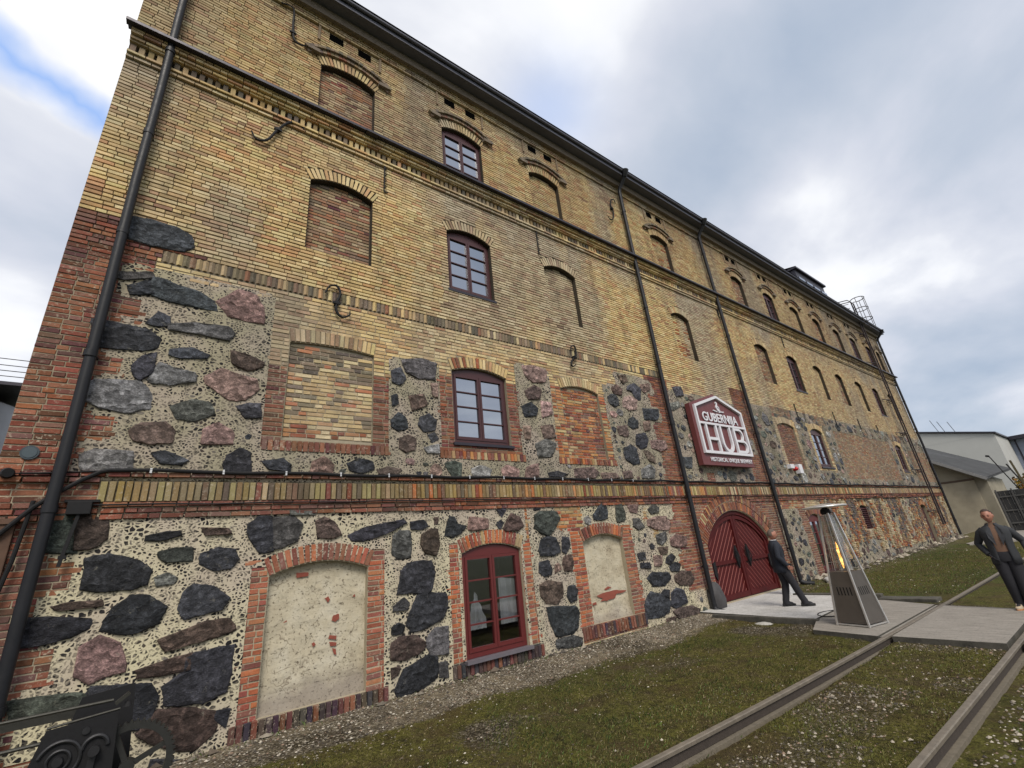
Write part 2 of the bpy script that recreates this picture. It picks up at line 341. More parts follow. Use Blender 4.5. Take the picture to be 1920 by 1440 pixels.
for i, (a_, b_, k, bk) in enumerate(B): op('B%d'%i, a_, b_, 7.64, 9.28, .17, .13 if k == 'b' else .17, k, 1, 'y', bk)
op('C0', 1.24, 2.70, 3.88, 5.60, .05, .04, 'b', 1, 'y', 'c1'); op('C1', 4.37, 5.78, 4.02, 5.60, .13, .14, 'w', 1, 'yo')
op('C2', 7.47, 8.83, 3.86, 5.62, .12, .06, 'b', 1, 'y', 'ro'); op('C4', 19.22, 20.75, 3.94, 5.68, .14, .06, 'b', 1, 'y', 'r')
op('C5', 22.35, 23.68, 4.07, 5.66, .16, .14, 'w', 1, 'y'); op('C9', 34.25, 35.4, 4.16, 5.62, .14, .14, 'w', 1, 'y')
op('G0', 1.24, 2.66, .17, 1.87, .15, .14, 'p', 1, 'v'); op('G1', 4.39, 5.74, .22, 1.93, .14, .12, 'w', 1, 'vvo')
op('G2', 7.50, 8.82, .30, 1.94, .14, .14, 'p', 1, 'vr'); op('GT', 12.33, 16.02, .03, 1.55, .92, .16, 'g', 2, 'rrro')
op('G4', 19.4, 20.55, .18, 2.02, .17, .14, 'w', 1, 'r'); op('G6', 24.9, 25.9, 1.38, 2.33, .08, .08, 'l', 1, 'o'); op('G9', 34.4, 35.6, .12, 2.15, .12, .16, 'd', 1, 'o')
for o in OPEN:
    h_ = (o['x1']-o['x0'])/2; r_ = o['rise']; o['c'] = (o['x0']+o['x1'])/2; o['h'] = h_
    o['R'] = (h_*h_+r_*r_)/(2*r_); o['zc'] = o['zs']+r_-o['R']; o['top'] = o['zs']+r_; o['a'] = math.asin(min(1, h_/o['R']))
    o['RH'] = .27*o['ring']
def arc(o, n, extra=0):
    return [(o['c']+(o['R']+extra)*math.sin(t), o['zc']+(o['R']+extra)*math.cos(t)) for t in np.linspace(-o['a'], o['a'], n+1)]
def outline(o, n=14): return [(o['x0'], o['z0']), (o['x1'], o['z0'])]+arc(o, n)[::-1]

# masonry zones, painted in order: s rubble stone, r red, y yellow, o orange, m mixed brown, u yellow-over-red quoin
ZN = [('y',-2,41,-.5,15),
 ('s',-.72,.92,3.26,6.36),('s',.9,11.0,3.26,3.68),('s',3.05,4.0,3.6,5.62),('s',6.13,7.07,3.6,6.02),('s',9.12,11.0,3.6,6.0),('s',9.7,11.0,6.0,6.38),
 ('r',11.0,12.15,3.26,6.58),('s',10.9,11.45,5.12,5.46),('s',11.0,11.3,6.0,6.3),('s',12.15,16.1,3.26,6.2),('r',13.1,13.7,3.3,3.7),('r',16.1,17.3,3.26,6.9),('s',16.3,16.8,4.4,4.9),
 ('s',17.3,25.0,3.26,6.3),('y',18.92,21.02,3.85,6.12),('y',22.05,24.0,3.85,6.08),('m',25.0,33.3,3.55,5.95),('s',25.0,33.8,5.95,6.5),('s',33.3,40.7,3.26,6.45),('g',19.0,24.6,6.02,6.5),('g',28.6,38.5,5.9,6.45),('y',33.95,35.75,4.0,6.0),('m',36.6,40.7,3.6,5.6),('s',25,33.3,3.26,3.55),
 ('r',.95,1.24,3.68,5.15),('r',2.70,3.05,3.68,5.22),('y',.92,1.24,5.15,6.58),('r',.95,3.05,3.68,3.88),('r',4.0,4.37,3.68,5.45),('r',5.78,6.13,3.68,5.5),('r',4.0,6.13,3.68,4.0),('o',7.07,7.47,3.68,5.7),('o',8.83,9.12,3.68,5.62),('o',7.07,9.12,3.68,3.86),
 ('s',-.72,6.0,-.5,2.72),('v',.93,1.24,-.02,2.1),('v',2.66,3.0,.12,2.2),('d',.93,3.0,-.05,.17),('v',4.05,4.39,-.1,2.18),('v',5.74,6.08,-.1,2.1),('d',4.05,6.08,-.1,.2),('o',5.9,6.15,2.1,2.74),
 ('s',6.08,7.08,-.5,2.72),('o',6.7,7.6,2.2,2.74),('v',7.08,7.5,-.02,2.3),('v',8.82,9.25,.1,2.25),('r',7.08,9.25,.0,.3),('s',7.6,9.25,2.3,2.72),('s',9.25,11.0,-.5,2.72),('o',9.95,10.3,1.85,2.3),('o',9.75,9.98,2.3,2.62),
 ('r',11.0,12.34,.42,2.74),('r',10.6,11.0,1.9,2.4),('r',10.85,11.0,1.0,1.5),('s',10.9,12.2,-.5,.42),('r',12.2,17.1,-.5,2.74),('s',17.1,18.75,-.5,2.35),('o',17.1,19.4,2.35,2.74),('r',18.75,19.4,.0,2.4),('r',20.55,20.9,0,2.4),
 ('p',20.9,40.7,-.5,2.9),('r',-2,41,2.72,2.93),('r',-2,41,3.2,3.29),
 ('s',-1.0,-.72,-.5,6.36),('r',-2,-1.0,-.5,7.15),('r',-1.0,-.72,6.36,7.12),('r',-.72,-.1,6.62,6.9)]
ZN += [('r',-1.0,q0,a_,b_) for a_, b_, q0 in ((5.46,5.9,-.7),(4.58,4.97,-.78),(3.68,4.12,-.73),(1.88,2.33,-.76),(.96,1.43,-.77),(.05,.4,-.6),(2.75,3.3,-.74))]
def zone(x, z):
    out = np.full(np.shape(x), 'y'); 
    for c, a_, b_, z0, z1 in ZN:
        out[(x >= a_) & (x < b_) & (z >= z0) & (z < z1)] = c
    p = out == 'g'
    if p.any():
        f = fbm(x, z, 1.5, 15); out[p & (f < .46)] = 's'; out[p & (f > .60)] = 'm'
    p = out == 'p'
    if p.any():
        f = fbm(x, z, .9, 5); g = fbm(x, z, 1.1, 9)
        sk = .55*vn(x-z*.15, z*.22, 1.9, 51)+.45*vn(x, z*.5, 4.5, 52)
        out[p] = 'o'; out[p & (sk > .56)] = 'P'; out[p & (sk < .38)] = 'U'; out[p & (sk > .46) & (sk < .50)] = 'm'; out[p & (f > .66)] = 's'; out[p & (z < .25+.3*f)] = 's'
    return out
PAL = {'y': [(.53,.39,.185),(.58,.445,.225),(.49,.345,.165),(.56,.41,.20),(.44,.31,.15),(.51,.41,.20),(.60,.48,.26),(.47,.28,.14)],
 'r': [(.23,.078,.048),(.28,.098,.055),(.18,.064,.045),(.13,.052,.042),(.31,.13,.072),(.25,.10,.064),(.20,.10,.078)],
 'o': [(.42,.15,.055),(.46,.22,.09),(.33,.10,.045),(.40,.27,.13),(.24,.08,.045),(.44,.33,.18)],
 'm': [(.27,.19,.12),(.31,.20,.12),(.24,.15,.10),(.33,.25,.16),(.28,.13,.08),(.21,.16,.12)],
 'd': [(.05,.035,.036),(.10,.042,.036),(.045,.040,.045),(.07,.05,.045)],
 'k': [(.16,.13,.09),(.22,.17,.11),(.12,.10,.075)],
 'B': [(.30,.21,.085),(.34,.25,.11),(.25,.17,.075),(.33,.27,.11),(.20,.12,.065),(.26,.20,.11),(.15,.11,.07)]}
PAL['v'] = [(.37,.10,.048),(.43,.15,.06),(.28,.075,.045),(.19,.06,.045),(.40,.12,.052),(.33,.085,.045),(.24,.09,.06)]; PAL['g'] = [(.05,.05,.055),(.075,.07,.07),(.10,.09,.085)]; PAL['P'] = [(.46,.38,.24),(.40,.32,.19),(.50,.43,.30),(.36,.28,.17)]; PAL['U'] = [(.12,.10,.10),(.16,.12,.10),(.09,.08,.085),(.20,.13,.09)]
PAL['q'] = [(.27,.15,.09),(.30,.20,.12),(.34,.26,.15),(.22,.15,.10),(.38,.29,.18),(.30,.14,.08)]; PAL['b'] = PAL['m']; PAL['c'] = PAL['y']+[(.20,.16,.12),(.25,.19,.13),(.45,.17,.08)]
PAL['s'] = PAL['m']
PALN = {k: np.array(v) for k, v in PAL.items()}
def bcol(z_, x, z):
    z_ = np.asarray(z_); C = np.zeros((len(x), 3))
    for k in np.unique(z_):
        P_ = PALN[k]*{'r': .86, 'o': .88, 'm': .9, 'B': .85}.get(k, 1.0); m_ = z_ == k; n_ = m_.sum()
        C[m_] = P_[rng.integers(0, len(P_), n_)]
    C *= rng.uniform(.91, 1.10, (len(x), 1)); C += rng.uniform(-.010, .010, C.shape)
    y_ = (z_ == 'y')
    red = y_ & (rng.random(len(x)) < .02+.4*(fbm(x, z, .8, 31) > .72)+.09*(z < 6.6))
    C[red] = PALN['r'][rng.integers(0, 7, red.sum())]*.55+C[red]*.45
    fr = y_*np.clip((x-17)/10, 0, 1)*(.35+.65*fbm(x, z, .6, 23)); fr = fr[:, None]*.55; C = C*(1-fr)+C.mean(1, keepdims=True)*np.array([.86,.68,.50])*fr
    a_ = y_ & (z > 11.1)
    bn = np.clip((fbm(x, z, .35, 3)-.35)*2.4, 0, 1)[:, None]
    C[a_] = C[a_]*(1-.45*bn[a_])+np.array([.25,.145,.09])*.45*bn[a_]
    C[a_] *= .86
    st = np.clip((fbm(x*1.0, z*.45, .5, 12)-.46)*2.8, 0, .55)
    led = np.clip((z-9.4)/1.1, 0, 1)*(z < 10.5)*(.25+.6*vn(x, z*.12, 3.2, 71)) + np.clip((z-12.8)/1.3, 0, 1)*(.2+.5*vn(x, z*.12, 2.8, 72)) + np.clip(1-np.abs(z-6.4)/.35, 0, 1)*.35*vn(x, z*.1, 3.5, 73)
    st = np.clip(st+led*.6, 0, .7)[:, None]*np.where(y_, 1, .5)[:, None]
    C = C*(1-st)+C.mean(1, keepdims=True)*np.array([.78,.70,.60])*st
    return np.clip(C, .01, .9)

class Bricks:
    def __init__(s): s.V = []; s.C = []
    def add(s, c, u, v, n, hu, hv, d, C, bev=.004, jit=.003, back=0.0):
        c = np.atleast_2d(c).astype(float); k = len(c)
        u, v, n = (np.broadcast_to(np.asarray(q, float), (k, 3)) for q in (u, v, n))
        hu, hv, d, back = (np.broadcast_to(np.asarray(q, float), (k,))[:, None] for q in (hu, hv, d, back))
        P_ = []
        for a_, b_ in ((-1,-1),(1,-1),(1,1),(-1,1)):
            f = c+u*a_*(hu-bev)+v*b_*(hv-bev)+n*d
            f = f+u*rng.uniform(-jit, jit, (k,1))+v*rng.uniform(-jit*.8, jit*.8, (k,1))+n*rng.uniform(-jit*.6, jit*.6, (k,1)); P_.append(f)
        for a_, b_ in ((-1,-1),(1,-1),(1,1),(-1,1)): P_.append(c+u*a_*hu+v*b_*hv-n*back)
        s.V.append(np.stack(P_, 1).reshape(-1, 3)); s.C.append(np.repeat(np.atleast_2d(C), 8, 0) if len(np.atleast_2d(C)) == k else np.repeat(np.broadcast_to(C, (k,3)), 8, 0))
    def build(s, name, parent, label=None, mat=None):
        V = np.concatenate(s.V); C = np.concatenate(s.C); k = len(V)//8
        F = np.array([[0,1,2,3],[1,0,4,5],[2,1,5,6],[3,2,6,7],[0,3,7,4]])
        F = (F[None]+np.arange(k)[:, None, None]*8).reshape(-1, 4)
        return link(name, np_mesh(name, V, F, C), mat or M_brick, parent, label)
X_, Z_, Y_ = np.array([1.,0,0]), np.array([0,0,1.]), np.array([0,-1.,0])
H = .0755
def yoff(z):
    if z > 14.2: return .10
    if 13.98 < z < 14.16: return .055
    if 10.42 <= z < 10.5: return .05
    if 10.5 <= z < 10.8: return .035
    if 10.8 <= z < 10.9: return .12
    if 10.9 <= z < 10.99: return .17
    if 2.72 <= z < 2.93 : return .035
    if 3.2 <= z < 3.29: return .06
    return 0
def lay(bk, intervals, zc, zf, y0=0.0, prot=.016, hh=None, seed=0):
    off = yoff(zc) if y0 == 0 else 0
    if hh is None: hh = H/2-(.0086 if zc > 6.8 else .0072)
    if y0 == 0 and zc < 6.6: prot = .0095
    cs, hu, bk_ = [], [], []
    for a_, b_, dl, dr in intervals:
        x = a_; first = True
        odd = int(round(zc/H)) % 2
        if b_-a_ < .05: continue
        lens = []
        while x < b_-.02:
            l = (.25 if (rng.random() < .68) else .12)*rng.uniform(.95, 1.05)
            if first: l = (.125 if odd else .25)*rng.uniform(.7, 1.0)
            if b_-(x+l) < .075: l = b_-x
            lens.append((x, l)); x += l+(.0035 if zc > 6.8 else .010); first = False
        for i, (xx, l) in enumerate(lens):
            cs.append(xx+l/2); hu.append(l/2)
            bk_.append(dl if i == 0 else (dr if i == len(lens)-1 else 0))
    if not cs: return
    cs = np.array(cs); hu = np.array(hu); n_ = len(cs)
    zc_ = zc+(vn(cs, zc+0*cs, .6, 40)-.5)*.012*(y0 == 0)
    z_ = zf(cs, np.full(n_, zc))
    P_ = np.stack([cs, np.full(n_, y0), zc_], 1)
    pr = prot+off+rng.uniform(-.004, .005, n_)+(np.where((cs > 20.9) & (zc < 2.9), rng.uniform(-.003, .045, n_)+.05*(vn(cs, cs*0+zc*.2, 1.9, 51)), 0) if y0 == 0 else 0)
    rough_low = (zc < 6.6)
    bk.add(P_, X_, Z_, Y_, hu-.001, hh, pr, bcol(z_, cs, P_[:, 2]), back=np.array(bk_), jit=.005 if rough_low else .003)

BLD = empty('brewery_building')
tag(BLD, 'long four-storey old brewery of yellow brick over fieldstone and red brick', 'building')
bk = Bricks()
xs = np.arange(XL, XR, .02)+.01
SOLD = [(2.93, 3.2, -.78, 40.6), (6.56, 6.80, -.66, 12.1), (10.5, 10.8, XL, XR)]
for i in range(int((ZB)/H)-1, int(ZT/H)):
    z = i*H+H/2
    if any(a_ <= z < b_ and x0 <= XL+.01 for a_, b_, x0, x1 in SOLD): continue
    wob = (vn(xs, z+0*xs, 7, 77)-.5)*.09
    zn = zone(xs+wob*(xs > 9.2), np.full(len(xs), z)); ok = zn != 's'
    lim = {}
    for a_, b_, x0, x1 in SOLD:
        if a_-.02 <= z < b_+.02: ok &= ~((xs > x0) & (xs < x1))
    for o in OPEN:
        if z < o['z0'] or z > o['zc']+o['R']+o['RH']: continue
        if z < o['zs']: a_, b_ = o['x0'], o['x1']; dd = o['dep']
        else:
            hw = math.sqrt(max(0, (o['R']+o['RH'])**2-(z-o['zc'])**2)); ha = abs(z-o['zc'])*math.tan(o['a'])
            hw = min(hw, ha) if o['a'] < 1.3 else hw; a_, b_ = o['c']-hw, o['c']+hw; dd = 0
        ok &= ~((xs > a_) & (xs < b_)); lim[round(b_, 2)] = dd; lim[-round(a_, 2)] = dd
    # turn the mask into runs
    d_ = np.diff(np.concatenate([[0], ok.astype(int), [0]])); st_, en = np.where(d_ == 1)[0], np.where(d_ == -1)[0]
    iv = []
    for s_, e_ in zip(st_, en):
        a_, b_ = XL+s_*.02, XL+e_*.02; dl = dr = 0
        for o in OPEN:
            if abs(a_-o['x1']) < .021 and o['z0'] <= z < o['zs']: a_ = o['x1']; dl = o['dep']
            if abs(b_-o['x0']) < .021 and o['z0'] <= z < o['zs']: b_ = o['x0']; dr = o['dep']
        # break at colour changes
        seg = zn[s_:e_]; cut = [0]+[j for j in range(1, len(seg)) if seg[j] != seg[j-1]]+[len(seg)]
        for j in range(len(cut)-1):
            aa = a_ if j == 0 else XL+(s_+cut[j])*.02; bb = b_ if j == len(cut)-2 else XL+(s_+cut[j+1])*.02
            if bb-aa > .05: iv.append((aa, bb-.008, dl if j == 0 else 0, dr if j == len(cut)-2 else 0))
    lay(bk, iv, z, lambda x, zz: zone(x, zz))
# arch rings
for o in OPEN:
    rings = o['ring']
    for q in range(rings):
        R0 = o['R']+.008+q*.268; nb = max(6, int(round(2*o['a']*(R0+.05)/.082)))
        ts = (np.arange(nb)+.5)/nb*2*o['a']-o['a']
        u = np.stack([np.cos(ts), 0*ts, -np.sin(ts)], 1); v = np.stack([np.sin(ts), 0*ts, np.cos(ts)], 1)
        hl = .128; Rm = R0+hl
        P_ = np.stack([o['c']+Rm*np.sin(ts), 0*ts, o['zc']+Rm*np.cos(ts)], 1)
        zc_ = np.array([o['rc'][rng.integers(0, len(o['rc']))] for _ in ts])
        C = bcol(zc_, P_[:, 0], P_[:, 2])
        bk.add(P_, u, v, Y_, 2*o['a']*(R0)/nb/2-.005, hl-.004, .022, C, back=(o['dep'] if q == 0 else 0))
        if o['n'][0] == 'G' and o['n'] != 'GT':   # headers split the ring
            pass
# soldier courses
def soldier(x0, x1, z0, z1, prot, pal, wd=.082, dz=0):
    n_ = int((x1-x0)/wd); x = x0+(np.arange(n_)+.5)*(x1-x0)/n_
    zz_ = np.full(n_, (z0+z1)/2)
    pz = np.array([pal[rng.integers(0, len(pal))] for _ in range(n_)])
    bk.add(np.stack([x, 0*x, zz_], 1), X_, Z_, Y_, (x1-x0)/n_/2-.006, (z1-z0)/2-.006, prot+rng.uniform(-.004,.006,n_), bcol(pz, x, zz_), jit=.004)
soldier(-.78, 11.0, 2.93, 3.2, .055, 'BBBBo'); soldier(11.0, 12.2, 2.93, 3.2, .055, 'rro'); soldier(12.2, 26, 2.93, 3.2, .055, 'BBByo'); soldier(26, 40.6, 2.93, 3.2, .05, 'ymBm')
soldier(.93, 3.0, -.03, .17, .05, 'ddr'); soldier(4.1, 6.08, 0.0, .2, .04, 'ddr'); soldier(7.12, 9.2, .05, .29, .03, 'rrd')
soldier(.96, 3.0, 3.69, 3.87, .03, 'r'); soldier(4.02, 6.12, 3.69, 3.86, .03, 'ro'); soldier(7.1, 9.1, 3.69, 3.85, .03, 'or')
n_ = int((XR-XL)/.125); x = XL+(np.arange(n_)+.5)*.125
bk.add(np.stack([x, 0*x, 10.66+0*x], 1), X_, Z_, Y_, .044, .10, .055, bcol(np.array([('y','k','B')[rng.integers(0, 3)] for _ in range(n_)]), x, 0*x+10.66)*.9, bev=.006)
for z in (10.525, 10.795):
    n_ = int((XR-XL)/.26); x = XL+(np.arange(n_)+.5)*.26; bk.add(np.stack([x, 0*x, z+0*x], 1), X_, Z_, Y_, .127, .026, .10, bcol(np.array(['y']*n_), x, 0*x+z)*1.0, bev=.004)
# saw-tooth courses: bricks laid on the diagonal
def saw(x0, x1, z0, z1, prot, pal, wd):
    n_ = int((x1-x0)/wd); x = x0+(np.arange(n_)+.5)*wd; zz_ = np.full(n_, (z0+z1)/2)
    C = bcol(np.array([pal[rng.integers(0, len(pal))] for _ in range(n_)]), x, zz_); r2 = .7071
    for sg in (-1, 1):
        u = np.array([r2, -sg*r2, 0]) if sg < 0 else np.array([r2, -sg*r2, 0])
        nn = np.array([sg*r2*-1, -r2, 0]); 
        uu = np.array([r2, sg*r2*-1*-1, 0])
        c = np.stack([x-sg*wd/4*-1*-1, np.full(n_, 0.0), zz_], 1)
        tx = np.array([1.0, 0, 0])
    # wedge solids
    V = []; hw = wd/2-.004
    for xx in x:
        V += [(xx-hw,0,z0),(xx+hw,0,z0),(xx,-prot,z0),(xx-hw,0,z1),(xx+hw,0,z1),(xx,-prot,z1)]
    return np.array(V), C
SV, SC = [], []
for args in [(-.66, 12.1, 6.59, 6.78, .035, 'kkkmy', .085)]:
    V, C = saw(*args); SV.append(V); SC.append(np.repeat(C, 6, 0))
for V, C in zip(SV, SC):
    k = len(V)//6
    F3 = (np.array([[0,2,5,3],[2,1,4,5],[0,1,2,2],[3,5,4,4]])[None]+np.arange(k)[:, None, None]*6)
    me = bpy.data.meshes.new('dentil'); me.from_pydata([tuple(v) for v in V], [], [tuple(f[:4]) if f[2] != f[3] else tuple(f[:3]) for f in F3.reshape(-1, 4)])
    at = me.color_attributes.new('Col', 'FLOAT_COLOR', 'POINT'); CC = np.ones((len(V), 4), np.float32); CC[:, :3] = C; at.data.foreach_set('color', CC.ravel()); me.update()
    link('sawtooth_course', me, M_brick, BLD)
# hoods over the attic openings
for o in OPEN:
    if o['n'][0] != 'A': continue
    R0 = o['R']+.30; ah = o['a']*1.22; nb = 22
    for q, (dr, pr, hl) in enumerate(((0, .07, .045), (.09, .12, .04))):
        ts = (np.arange(nb)+.5)/nb*2*ah-ah; Rm = R0+dr+hl
        u = np.stack([np.cos(ts), 0*ts, -np.sin(ts)], 1); v = np.stack([np.sin(ts), 0*ts, np.cos(ts)], 1)
        P_ = np.stack([o['c']+Rm*np.sin(ts), 0*ts, o['zc']+Rm*np.cos(ts)], 1)
        bk.add(P_, u, v, Y_, ah*Rm/nb, hl, pr, bcol(np.array(['k' if q else 'm']*nb), P_[:,0], P_[:,2]))
    for sg in (-1, 1):
        ex = o['c']+sg*(o['h']+.2); ez = o['zs']+.28
        bk.add([(ex, 0, ez)], X_, Z_, Y_, .13, .055, .12, np.array([.16,.13,.1]))
        bk.add([(o['c']+sg*.62*o['h']*1.9, 0, 13.75)], X_, Z_, Y_, .03, .26, .05, np.array([.2,.15,.1]))
brick_o = bk.build('brickwork', BLD)

# wall core (mortar bed) with real openings
gx = sorted(set([round(v, 3) for v in np.arange(XL, XR, .4)]+[XL, XR]+[round(o[k], 3) for o in OPEN for k in ('x0', 'x1')]))
gz = sorted(set([round(v, 3) for v in np.arange(-.5, ZT, .4)]+[ZT]+[round(o[k], 3) for o in OPEN for k in ('z0', 'top')]))
V = [(x, 0, z) for z in gz for x in gx]; nx = len(gx); F = []
for j in range(len(gz)-1):
    for i in range(nx-1):
        xm, zm = (gx[i]+gx[i+1])/2, (gz[j]+gz[j+1])/2
        if any(o['x0'] < xm < o['x1'] and o['z0'] < zm < o['top'] for o in OPEN): continue
        F.append((j*nx+i, j*nx+i+1, (j+1)*nx+i+1, (j+1)*nx+i))
for o in OPEN:
    pts = arc(o, 14)
    for (xa, za), (xb, zb) in zip(pts[:-1], pts[1:]):
        b = len(V); V += [(xa, 0, za), (xb, 0, zb), (xb, 0, o['top']), (xa, 0, o['top'])]; F.append((b, b+1, b+2, b+3))
    ol = outline(o); g_ = .008; n_ = len(ol)
    for i in range(n_):
        (xa, za), (xb, zb) = ol[i], ol[(i+1) % n_]; b = len(V)
        V += [(xa, 0, za), (xb, 0, zb), (xb, o['dep'], zb), (xa, o['dep'], za)]; F.append((b, b+3, b+2, b+1))
V = np.array(V); z = V[:, 2]; x = V[:, 0]
dk = np.array([.042,.034,.025]); lt = np.array([.36,.31,.22]); t_ = np.clip((7.0-z)/.9, 0, 1)*np.where(x < 30, 1, .6)  # dk puts the shade of the deep upper joints into the mortar colour
t_ = np.clip(t_*np.where((z > 3.3), .7, 1.0)+.35*(fbm(x, z, .5, 60)-.5), .0, 1)
C = dk*(1-t_[:, None])+lt*t_[:, None]
# north end, roof and the rest of the shell
me = bpy.data.meshes.new('wall'); me.from_pydata([tuple(v) for v in V], [], F)
at = me.color_attributes.new('Col', 'FLOAT_COLOR', 'POINT'); CC = np.ones((len(V), 4), np.float32); CC[:, :3] = C; at.data.foreach_set('color', CC.ravel()); me.update()
wall_o = link('wall', me, M_mort, BLD)
m = MB()
for xx in (XL+.001, XR-.001): m.quad((xx,0.001,-.5),(xx,13,-.5),(xx,13,ZT),(xx,0.001,ZT))
m.quad((XL,13,-.5),(XR,13,-.5),(XR,13,ZT),(XL,13,ZT))
m.poly([(XL,-.3,ZT),(XL,13.3,ZT),(XL,6.5,17.3)]); m.poly([(XR,-.3,ZT),(XR,13.3,ZT),(XR,6.5,17.3)])
M_end, nt, bs = newmat('end_brick'); co = objco(nt); se = N(nt, 'ShaderNodeSeparateXYZ'); L(nt, co, se.inputs[0]); ce = N(nt, 'ShaderNodeCombineXYZ'); L(nt, se.outputs[1], ce.inputs[0]); L(nt, se.outputs[2], ce.inputs[1])
bt = []
for c1, c2, mo in (((.50,.38,.18), (.42,.30,.15), (.05,.04,.03)), ((.24,.075,.045), (.15,.05,.035), (.33,.28,.2))):
    b_ = N(nt, 'ShaderNodeTexBrick'); b_.inputs['Scale'].default_value = 1; b_.inputs['Brick Width'].default_value = .26; b_.inputs['Row Height'].default_value = H; b_.inputs['Mortar Size'].default_value = .006
    b_.inputs['Color1'].default_value = (*c1, 1); b_.inputs['Color2'].default_value = (*c2, 1); b_.inputs['Mortar'].default_value = (*mo, 1); L(nt, ce.outputs[0], b_.inputs['Vector']); bt.append(b_)
hm_ = mth(nt, 'GREATER_THAN', mth(nt, 'ADD', se.outputs[2], mth(nt, 'MULTIPLY', noise(nt, co, 2, 3), .5)), 7.4)
L(nt, mix(nt, hm_, bt[1].outputs['Color'], bt[0].outputs['Color']), bs.inputs['Base Color']); bs.inputs['Roughness'].default_value = .92; bump(nt, bs, mth(nt, 'SUBTRACT', 1.0, bt[0].outputs['Fac']), .6, .008)
m.build('gable_wall', M_end, BLD)
# courses on the end walls so that the corner reads as brick from the side
# rubble bed
cx_ = np.arange(-1.06, XR-.02, .06); cz_ = np.arange(-.48, 6.56, .06)
GX, GZ = np.meshgrid(cx_, cz_); zn = zone(GX.ravel()+(vn(GX.ravel(), GZ.ravel(), 7, 77)-.5)*.09*(GX.ravel() > 9.2), GZ.ravel()).reshape(GX.shape) == 's'
dl_ = zn.copy(); dl_[1:] |= zn[:-1]; dl_[:-1] |= zn[1:]; dl_[:, 1:] |= zn[:, :-1]; dl_[:, :-1] |= zn[:, 1:]
bad = np.zeros_like(dl_)
for o in OPEN: bad |= (GX > o['x0']-.035) & (GX < o['x1']+.035) & (GZ > o['z0']-.035) & (GZ < o['top']+.035)
for a_, b_, x0, x1 in SOLD: bad |= (GZ > a_-.03) & (GZ < b_+.03)
dl_ &= ~bad
jj, ii = np.where(dl_); nxx = len(cx_)+1
vx, vz = np.meshgrid(np.append(cx_, cx_[-1]+.06)-.03, np.append(cz_, cz_[-1]+.06)-.03)
V = np.stack([vx.ravel(), -.008-.012*fbm(vx.ravel(), vz.ravel(), 5, 8), vz.ravel()], 1)
F = np.stack([jj*nxx+ii, jj*nxx+ii+1, (jj+1)*nxx+ii+1, (jj+1)*nxx+ii], 1)
us, inv = np.unique(F, return_inverse=True); V = V[us]; F = inv.reshape(F.shape)
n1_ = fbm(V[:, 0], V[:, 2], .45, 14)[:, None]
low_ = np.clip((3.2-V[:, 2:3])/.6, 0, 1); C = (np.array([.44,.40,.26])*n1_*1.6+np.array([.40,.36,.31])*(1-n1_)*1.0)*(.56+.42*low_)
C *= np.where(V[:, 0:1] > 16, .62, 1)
RUBV, RUBF, RUBC = V, F, np.clip(C, .1, .72)
